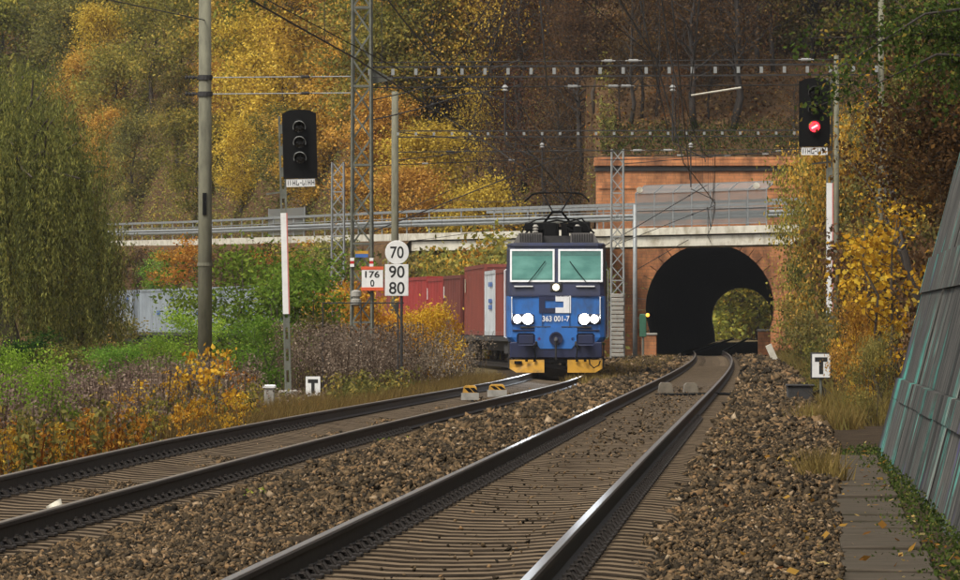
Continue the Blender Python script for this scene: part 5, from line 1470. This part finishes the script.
# bushes along the left side: (x, s, top row in the photo, kind, colour, width factor, label)
for (xp, s_, yt, kd, k_, mt, w_, lab) in (
    (240,36,250,'bush',0,'green',1.15,'tall dense green bush behind the dark signal mast, left of it'),
    (292,36.5,262,'bush',1,'green',1.05,'dense green bush directly behind the dark signal mast'),
    (200,37,312,'bush',2,'fresh',.9,'light green bush behind the concrete mast'),
    (148,38,336,'bush',3,'fresh',1.1,'light green bush below the grey containers'),
    (262,40,318,'bush',2,'green',1.0,'mid green bush low between concrete mast and dark signal'),
    (112,40,345,'bush',1,'green',1.3,'low green bush at the foot of the willow'),
    (64,36,348,'shrub',2,'olive',1.6,'low olive scrub under the willow strands'),
    (18,36,340,'shrub',1,'dark_green',1.6,'dark scrub under the willow at the left edge'),
    (322,39,318,'shrub',3,'olive',1.0,'olive bush between the dark signal and the lattice mast'),
    (-30,50,345,'bush',2,'green',1.3,'green bush left of the bright one at the left frame edge'),
    (-80,40,330,'shrub',0,'olive',1.7,'olive scrub beyond the left frame edge below the willow'),
    (96,27,318,'shrub',1,'olive',1.5,'olive scrub right of the willow before the embankment'),
    (12,72,348,'bush',0,'fresh',.8,'bright green leafy bush at the left frame edge'),
    (38,76,372,'bush',3,'fresh',.85,'small bright green bush beside the one at the left frame edge'),
    (345,34,282,'shrub',0,'orange',.9,'orange bush at the foot of the tall lattice mast'),
    (376,38,300,'shrub',1,'orange',.75,'orange yellow bush under the kilometre board'),
    (414,36,306,'bush',2,'yellow',.85,'bright yellow bush in front of the bright red container'),
    (386,38,310,'bush',1,'yellow',.7,'yellow bush at the foot of the speed sign'),
    (440,35,314,'shrub',2,'yellow',.6,'small yellow bush in front of the dark maroon container')):
    p = W(xp,326,s_); p.z = -.5
    plant('bush', kd, k_, mt, lab, 'bush', p, (1.28+(326-yt)/s_+.5)*1.02, 'bushes left of the tracks', w_)
sap = [(100,66,372,'lime'),(127,72,392,'orange'),(150,66,378,'lime'),(168,64,358,'yellow'),(190,66,346,'yellow'),(214,65,342,'yellow'),(230,60,352,'orange'),(240,66,384,'yellow'),(252,60,380,'lime'),(249,55,372,'orange'),(222,74,412,'yellow'),(180,74,396,'yellow'),(60,82,420,'yellow'),(8,88,425,'yellow'),(140,76,412,'orange'),(116,70,384,'yellow'),(138,68,376,'yellow'),(158,72,396,'lime'),(176,68,372,'yellow'),(204,72,388,'yellow'),(84,78,404,'orange')]
stx = ['left of the darker weeds','low, before the darker weeds','below the light green bush','left of the concrete mast, third nearest it','left of the concrete mast, second nearest it','right against the concrete mast','just right of the concrete mast','low, right of the concrete mast','left of the white marker post, taller one','left of the white marker post, shorter one','low at the track edge below the concrete mast','low at the track edge left of the concrete mast','in the dry weeds at far left','at the left frame edge','low at the track edge under the light green bush','in the weeds, second of the left cluster','in the weeds, third of the left cluster','low and pale between the two clusters','left of the concrete mast, fourth nearest it','low before the concrete mast foot','low in the weeds, right of the bright green bush']
for i, (xp, s_, yt, mt) in enumerate(sap):
    p = W(xp,326,s_); p.z = -.5
    plant('sapling', 'sapling', i % 4, mt, f'{dict(yellow="yellow",orange="orange yellow",lime="yellow green")[mt]} maple sapling {stx[i]}', 'sapling', p, (1.28+(326-yt)/s_+.5), 'maple saplings along the left track', random.uniform(.55,.9))

# dry weeds, grass, ground plants and fallen leaves: uncountable, one object each
def weeds(name, label, n, yr, orange_, h, seed, mat, nplume=42, lf=.055, plume_from=.55, pxr=(-999,9999)):
    r = np.random.default_rng(seed)
    y = r.uniform(*yr, n); d = orange_[0] + (orange_[1]-orange_[0])*r.random(n)
    X = np.array([xl(min(q,175)) for q in y]) - d
    jt = r.normal(size=n)*14; ok = (CX+F*X/y > pxr[0]+jt) & (CX+F*X/y < pxr[1]+jt); X, y, d = X[ok], y[ok], d[ok]; n = len(X)
    hh = h*r.uniform(.65,1.25,n)
    pc = CX+F*X/y; hh = np.where((pc > 256) & (pc < 334) & (y < 127), np.minimum(hh, .24), hh)
    lean = r.normal(size=(n,2))*.13
    base = np.stack([X,y,np.full(n,-.55)],1)
    top = base + np.stack([lean[:,0]*hh, lean[:,1]*hh, hh],1)
    # stems
    w = r.uniform(.008,.018,n); a = r.uniform(0,np.pi,n); sx = np.stack([np.cos(a)*w, np.sin(a)*w, 0*w],1)
    V1 = np.stack([base-sx, base+sx, top+sx*.5, top-sx*.5],1).reshape(-1,3); l1 = r.uniform(0,.35,n)
    # plume
    t = plume_from+(1.03-plume_from)*r.random((n,nplume))**.8
    C = base[:,None]+(top-base)[:,None]*t[:,:,None]
    wd = (.17*(1-(t-plume_from)/(1.05-plume_from))+.03)
    C = C + r.normal(size=C.shape)*wd[:,:,None]*np.array([1,1,.7])
    lv = np.clip(.5*r.random((n,1))+.6*r.random((n,nplume)),0,1).ravel()
    V2, _ = leaves(C.reshape(-1,3), lf, lv, .6, .5, r)
    # withered stem leaves
    t = r.random((n,14))*.6
    C = base[:,None]+(top-base)[:,None]*t[:,:,None]+r.normal(size=(n,14,3))*.05
    V3, _ = leaves(C.reshape(-1,3), .075, lv, .35, 1.2, r)
    V = np.concatenate([V1,V2,V3]); L_ = np.concatenate([l1, lv, r.uniform(0,.45,n*14)])
    o = link_mesh(name, quads_mesh(name, V, L_), M[mat]); return tag(o, label, 'weeds', kind='stuff')
weeds('dry_weeds', 'withered mauve brown weeds along the far side of the left track', 1000, (56,92), (2.5,6.6), 1.0, 31, 'weed', pxr=(-180,150))
weeds('dry_weeds', 'sparser withered weeds among the maple saplings', 480, (66,108), (2.3,5.5), 1.05, 35, 'weed', pxr=(130,290))
weeds('dry_weeds', 'tall band of withered mauve brown weeds below the signs and containers', 1500, (98,152), (3.1,7.2), 1.55, 32, 'weed', 46, .065, pxr=(285,480))
weeds('dry_weeds', 'withered weeds in front of the containers left of the locomotive', 620, (138,172), (2.5,6.5), 1.35, 36, 'weed', 46, .07, pxr=(330,478))
weeds('leafy_undergrowth', 'olive leafy undergrowth between the weeds left of the track', 900, (52,128), (2.2,5.5), .7, 33, 'olive', 26, .09, .15)
weeds('leafy_undergrowth', 'orange leafy undergrowth at the edge of the left track', 260, (56,104), (2.2,3.6), .55, 34, 'orange', 20, .075, .2)
def grass(name, label, P, h, seed, mat, per=9):
    r = np.random.default_rng(seed); n = len(P)*per
    B = np.repeat(P, per, 0) + r.normal(size=(n,3))*np.array([.06,.06,0])
    hh = h*r.uniform(.45,1.2,n); ln = r.normal(size=(n,2))*.35*hh[:,None]
    a = r.uniform(0,np.pi,n); w = .006+.006*r.random(n); sx = np.stack([np.cos(a)*w,np.sin(a)*w,0*w],1)
    T = B+np.stack([ln[:,0],ln[:,1],hh],1)
    V = np.stack([B-sx,B+sx,T],1).reshape(-1,3)
    o = link_mesh(name, quads_mesh(name, V, np.clip(np.repeat(r.random(len(P)),per)*.6+.4*r.random(n),0,1), 3), M[mat]); return tag(o, label, 'grass', kind='stuff')
r = np.random.default_rng(55)
y = r.uniform(78,162,3600); P = np.stack([np.array([xl(q) for q in y])-1.75-r.random(3600)**1.5*np.interp(y,[60,90,158],[.5,1.6,2.2]), y, np.full(3600,-.5)],1)
grass('dry_grass', 'strip of dry straw-coloured grass along the left track', P, .42, 56, 'dry_grass', 10)
y = r.uniform(150,268,2600); P = np.stack([np.array([(max(xl(q),2.0 if q<230 else xl(q))+xr(q))/2 for q in y])+r.uniform(-1.6,1.2,2600), y, np.full(2600,-.4)],1)
P[:,0] = np.array([xr(q) for q in y])-1.7-r.random(2600)*2.2
grass('dry_grass', 'patchy dry grass between the tracks near the tunnel', P, .3, 57, 'dry_grass', 8)
y = r.uniform(88,268,3000); P = np.stack([np.array([xr(q) for q in y])+3.1+r.random(3000)*2.1, y, np.full(3000,-.36)],1)
grass('dry_grass', 'dry yellow grass along the right edge of the track towards the tunnel', P, .55, 58, 'dry_grass', 9)
tuft = []
for (xp,yp,s_,n_) in ((818,500,97,26),(822,515,100,14),(815,425,60,34),(806,432,62,20),(838,440,64,22),(848,432,62,16),(826,405,52,24)):
    c = W(xp,yp,s_); q = r.normal(size=(n_,3))*np.array([.11,.16,0])+np.array([c.x,c.y,-.34]); tuft.append(q)
grass('dry_grass', 'orange grass tufts at the edge of the plank walkway and below the T sign', np.concatenate(tuft), .36, 59, 'dry_grass', 12)
# low green plants along the foot of the wall, and on the ballast
n = 11000; y = r.uniform(30,70,n); u = r.random(n)**1.4
xw = np.array([wbx(q) for q in y])-.06; P = np.stack([xw-u*np.interp(y,[30,68],[.95,.75]), y, -.33+.10*(1-u)*r.random(n)],1)
cvl = np.array([vnoise(q*1.7,3.3) for q in y])
keep = r.random(n) < .25+.9*cvl; P = P[keep]
V, lv = leaves(P, .036, np.clip(r.random(len(P))*1.0,0,1), .6, -.4, r)
tag(link_mesh('ground_plants', quads_mesh('ground_plants', V, lv), M['moss']), 'low green weeds and moss between walkway and wall', 'ground plants', kind='stuff')
pp = []
for (xp,yp,s_,n_,sp) in ((265,476,103,130,.10),(505,405,62,160,.22),(560,392,50,120,.30),(520,400,58,90,.2),(470,404,60,60,.15),(640,392,46,60,.2),(690,393,46,50,.25),(395,418,70,40,.12)):
    c = W(xp,yp,s_); pp.append(r.normal(size=(n_,3))*np.array([sp,sp*2.2,.02])+np.array([c.x,c.y,-.30 if xp > 600 else -.37]))
P = np.concatenate(pp); V, lv = leaves(P, .06, r.random(len(P)), .6, -.6, r)
tag(link_mesh('ground_plants', quads_mesh('ground_plants', V, lv), M['fresh']), 'small tufts of fresh green weeds growing out of the ballast', 'ground plants', kind='stuff')
# fallen leaves
n = 900; y = r.uniform(27,72,n); x = np.array([xr(q) for q in y])+1.2+r.random(n)**.7*3.4
P = np.stack([x,y,np.where(x-np.array([xr(q) for q in y])<2.35,-.20,-.262)],1); P = P[x < np.array([wbx(q) for q in y])-.12]
a = r.uniform(0,6.28,len(P)); d = np.stack([np.cos(a),np.sin(a),.25*r.normal(size=len(P))],1); e = np.stack([-np.sin(a),np.cos(a),.5*r.normal(size=len(P))],1)
L_ = (.022+.075*r.random(len(P))**2.2)[:,None]
V = np.stack([P,P+d*L_*.5+e*L_*.4,P+d*L_,P+d*L_*.5-e*L_*.4],1).reshape(-1,3)
tag(link_mesh('fallen_leaves', quads_mesh('fallen_leaves', V, r.random(len(P))), M['litter']), 'yellow and brown fallen leaves on the ballast and walkway', 'leaves', kind='stuff')
# forest litter on the slopes
n = 26000; xs_ = r.uniform(3,26,n); v = r.random(n)**.8*40
P = np.array([(xa, float(np.interp(xa,hbx,hby))+va, hill_z(xa, float(np.interp(xa,hbx,hby))+va)+.05) for xa, va in zip(xs_, v)])
V, lv = leaves(P, .24, r.random(n), .6, -.2, r)
n2 = 5000; xa = r.uniform(6.2,20,n2); va = r.random(n2)*3.2; P2 = np.array([(x_, 277.3+v_, hill_z(x_, 277.3+v_)+.5*r.random()) for x_, v_ in zip(xa, va)])
V2, lv2 = leaves(P2, .2, r.random(n2), .3, -.8, r)
tag(link_mesh('bank_grass', quads_mesh('bank_grass', V2, lv2), M['moss']), 'strip of dull green grass on top of the portal wall', 'grass', kind='stuff')
tag(link_mesh('leaf_litter', quads_mesh('leaf_litter', V, lv), M['rust']), 'brown leaf litter and low scrub on the slope above the tunnel', 'leaf litter', kind='stuff')
n = 68000; xs_ = r.uniform(-50,7,n); v = r.random(n)**1.7*34
P = np.array([(xa, float(np.interp(xa,hbx,hby))+va, hill_z(xa, float(np.interp(xa,hbx,hby))+va)) for xa, va in zip(xs_, v)])
P[:,2] += r.random(n)**1.5*3.2*np.array([vnoise(a_*.45,b_*.3) for a_, b_ in P[:,:2]])
V, lv = leaves(P, .20, np.clip(r.random(n)*.6+.5*np.array([vnoise(a_*.3+5,b_*.3) for a_, b_ in P[:,:2]])-.05,0,1), .6, -.2, r)
tag(link_mesh('undergrowth', quads_mesh('undergrowth', V, lv), M['olive']), 'olive and brown undergrowth covering the slope behind the road railing', 'undergrowth', kind='stuff')
n = 22000; xs_ = r.uniform(4,28,n); v = r.random(n)*42
P = np.array([(xa, float(np.interp(xa,hbx,hby))+va, hill_z(xa, float(np.interp(xa,hbx,hby))+va)) for xa, va in zip(xs_, v)])
P[:,2] += r.random(n)**1.3*3.0*np.array([vnoise(a_*.5,b_*.35) for a_, b_ in P[:,:2]])
V, lv = leaves(P, .20, r.random(n), .5, -.2, r)
tag(link_mesh('undergrowth', quads_mesh('undergrowth', V, lv), M['brown']), 'dull brown undergrowth on the slope above the tunnel', 'undergrowth', kind='stuff')
n = 14000; y = r.uniform(69,270,n); w_ = r.random(n)*7
P = np.array([(rbase(q)+a_, q, bank_z(rbase(q)+a_, q)+.06+.25*r.random()) for q, a_ in zip(y, w_)])
V, lv = leaves(P, .13, r.random(n), .6, -.2, r)
tag(link_mesh('leaf_litter', quads_mesh('leaf_litter', V, lv), M['brown']), 'brown leaf litter and low scrub covering the right bank', 'leaf litter', kind='stuff')

# ------------------------------------------------------------------ right-hand foliage
for (nm, xp, s_, yt, kd, k_, mt, w_, lab) in (
    ('small_tree',812,25.5,150,'broad',0,'lime',.5,'slender yellow green tree at the right side of the tunnel'),
    ('small_tree',822,27,178,'broad',1,'olive',.55,'olive bushy tree hiding the right end of the bridge'),
    ('small_tree',838,27,120,'broad',2,'golden',.55,'golden tree behind the red signal mast'),
    ('bush',806,28,310,'shrub',1,'olive',.9,'olive bush at the right side of the tunnel mouth'),
    ('bush',838,44,330,'shrub',2,'olive',.8,'olive scrub behind the framed T sign'),
    ('bush',858,56,300,'bush',0,'golden',.42,'yellow leaved bush beside the end of the graffiti wall'),
    ('bush',872,60,332,'bush',1,'olive',.5,'olive yellow bush against the end of the graffiti wall'),
    ('sapling',884,56,192,'whip',1,'yellow',1.0,'tall thin yellow sapling left of the graffiti wall top'),
    ('sapling',868,52,222,'whip',0,'yellow',1.0,'thin yellow sapling between red signal mast and graffiti wall'),
    ('bush',905,50,226,'vine',0,'brown',.8,'dark brown thicket behind the end of the graffiti wall'),
    ('bush',862,46,262,'vine',1,'olive',.75,'olive brown thicket behind the yellow saplings')):
    p = W(xp,326,s_); p.z = bank_z(p.x, p.y)-.1
    plant(nm, kd, k_, mt, lab, 'tree' if nm != 'bush' else 'bush', p, 1.28+(326-yt)/s_-p.z, 'plants on the right bank', w_)
bk = random.Random(9)
for i in range(16):
    y = 100 + i*10.5; X = rbase(y)+bk.uniform(1.6,6.5); mt = bk.choice(['olive','brown','rust','olive','golden','brown'])
    col_ = CX+F*X/y
    plant('bank_tree', bk.choice(['tall','broad']), bk.randrange(4), mt, f'{cname[mt]} tree on the right bank, {["first","second","third","fourth","fifth","sixth","seventh","eighth","ninth","tenth","eleventh","twelfth","thirteenth","fourteenth","fifteenth","sixteenth"][i]} counting from the graffiti wall towards the tunnel', 'tree', (X, y, bank_z(X,y)-.2), bk.uniform(7,9.5), 'trees along the right bank', .9)

def hanging_branches(name, label, trunk, ends, seed, mat, nleaf, leaf, sig, name2='crown', tr=.12, cat='tree'):
    """tree standing on the bank whose branches reach out to the given points"""
    r = np.random.default_rng(seed); root = thing(name, label, cat, trunk[0]); o0 = np.array(trunk[0])
    tb = MB(); tp = [np.array(p)-o0 for p in trunk]; tb.tube(tp, list(np.linspace(tr, tr*.4, len(tp))), 7)
    C = []
    for e in ends:
        e = np.array(e)-o0; s0 = tp[1]+(tp[-1]-tp[1])*r.random()
        mid = (s0+e)/2 + np.array([0,0,.35*np.linalg.norm(e-s0)*.3]); lb = [s0, (s0+mid)/2, mid, (mid+e)/2+r.normal(size=3)*.06, e]
        tb.tube(lb, [tr*.28,tr*.2,tr*.14,tr*.08,tr*.03], 5, False)
        for t in np.linspace(.35,1,8):
            i = min(3,int(t*4)); q = lb[i]+(lb[i+1]-lb[i])*(t*4-i); d = r.normal(size=3)*.22; C += [q+d*.3, q+d]
            tb.tube([q, q+d], [tr*.05,tr*.02], 4, False)
    C = np.array(C); idx = r.integers(0,len(C),nleaf)
    P = C[idx]+r.normal(size=(nleaf,3))*sig; cv = r.random(len(C))
    V, lv = leaves(P, leaf, np.clip(.5*cv[idx]+.5*r.random(nleaf),0,1), .62, .6, r)
    tb.build('trunk', M['bark_dark'], root, True); link_mesh(name2, quads_mesh(name2, V, lv), M[mat], root)
def pts(*L_): return [tuple(W(*q)) for q in L_]
gz = bank_z(8.6,74)
hanging_branches('overhanging_tree', 'green tree leaning in from the right with branches hanging before the red signal', [(8.8,74,gz-.2),(8.3,73.6,gz+2.5),(7.4,73,gz+4.2)],
    pts((806,38,74),(818,80,75),(812,108,75),(838,22,74),(850,60,73),(868,36,74),(884,70,73),(905,30,74),(922,62,73),(940,38,72),(955,80,72),(930,14,74),(880,8,74),(900,96,73),(950,110,72),(962,20,72)), 71, 'overhang', 6000, .075, .12)
gz = bank_z(9.2,84)
hanging_branches('overhanging_tree', 'copper brown beech spreading low over the top of the graffiti wall', [(9.4,84,gz-.2),(9.0,83.5,gz+1.2),(8.3,83,gz+2.4)],
    pts((852,165,62),(866,140,63),(880,178,63),(895,120,64),(905,160,64),(918,188,64),(926,130,64),(940,168,65),(955,110,65),(960,150,65),(890,200,62),(872,105,63),(915,95,64),(940,80,64),(965,185,65),(900,60,64)), 72, 'copper', 11000, .085, .2)
gz = bank_z(8.2,98)
hanging_branches('overhanging_tree', 'thin yellow-leaved tree between red signal and graffiti wall, behind the copper beech', [(8.4,98,gz-.2),(8.1,97.6,gz+1.5),(7.6,97,gz+3.0)],
    pts((838,150,54),(850,120,54),(862,92,54),(846,70,54),(870,200,55),(884,230,55),(878,262,55),(892,210,55),(858,60,54),(840,100,54)), 73, 'yellow', 900, .085, .13)
# trees beyond the far tunnel mouth
for i, (xp, yd, mt) in enumerate(((720,650,'lime'),(745,665,'golden'),(768,655,'lime'),(732,690,'golden'),(758,700,'lime'),(700,700,'olive'),(790,690,'golden'))):
    plant('distant_tree', 'shrub', i % 4, mt, f'{cname[mt]} tree seen through the far end of the tunnel, {("left","middle","right","left rear","right rear","leftmost rear","rightmost rear")[i]}', 'tree', ((xp-CX)/F*yd, yd, -.6), 13+i%3, 'trees beyond the tunnel', 1.1)

# ------------------------------------------------------------------ slight autumn haze in the valley
hz = MB().box(-1000, 1000, -60, 1500, -2.0, 130).build('haze', None)
hm = bpy.data.materials.new('autumn_haze'); hm.use_nodes = True
hm.node_tree.nodes.remove(hm.node_tree.nodes["Principled BSDF"])
pv = hm.node_tree.nodes.new("ShaderNodeVolumePrincipled"); pv.inputs["Color"].default_value = (0.86, 0.88, 0.92, 1); pv.inputs["Density"].default_value = 0.00010; pv.inputs["Anisotropy"].default_value = 0.2
hm.node_tree.links.new(pv.outputs[0], hm.node_tree.nodes["Material Output"].inputs["Volume"])
hz.data.materials.append(hm)
tag(hz, 'thin autumn haze filling the valley air', 'haze', kind='stuff')
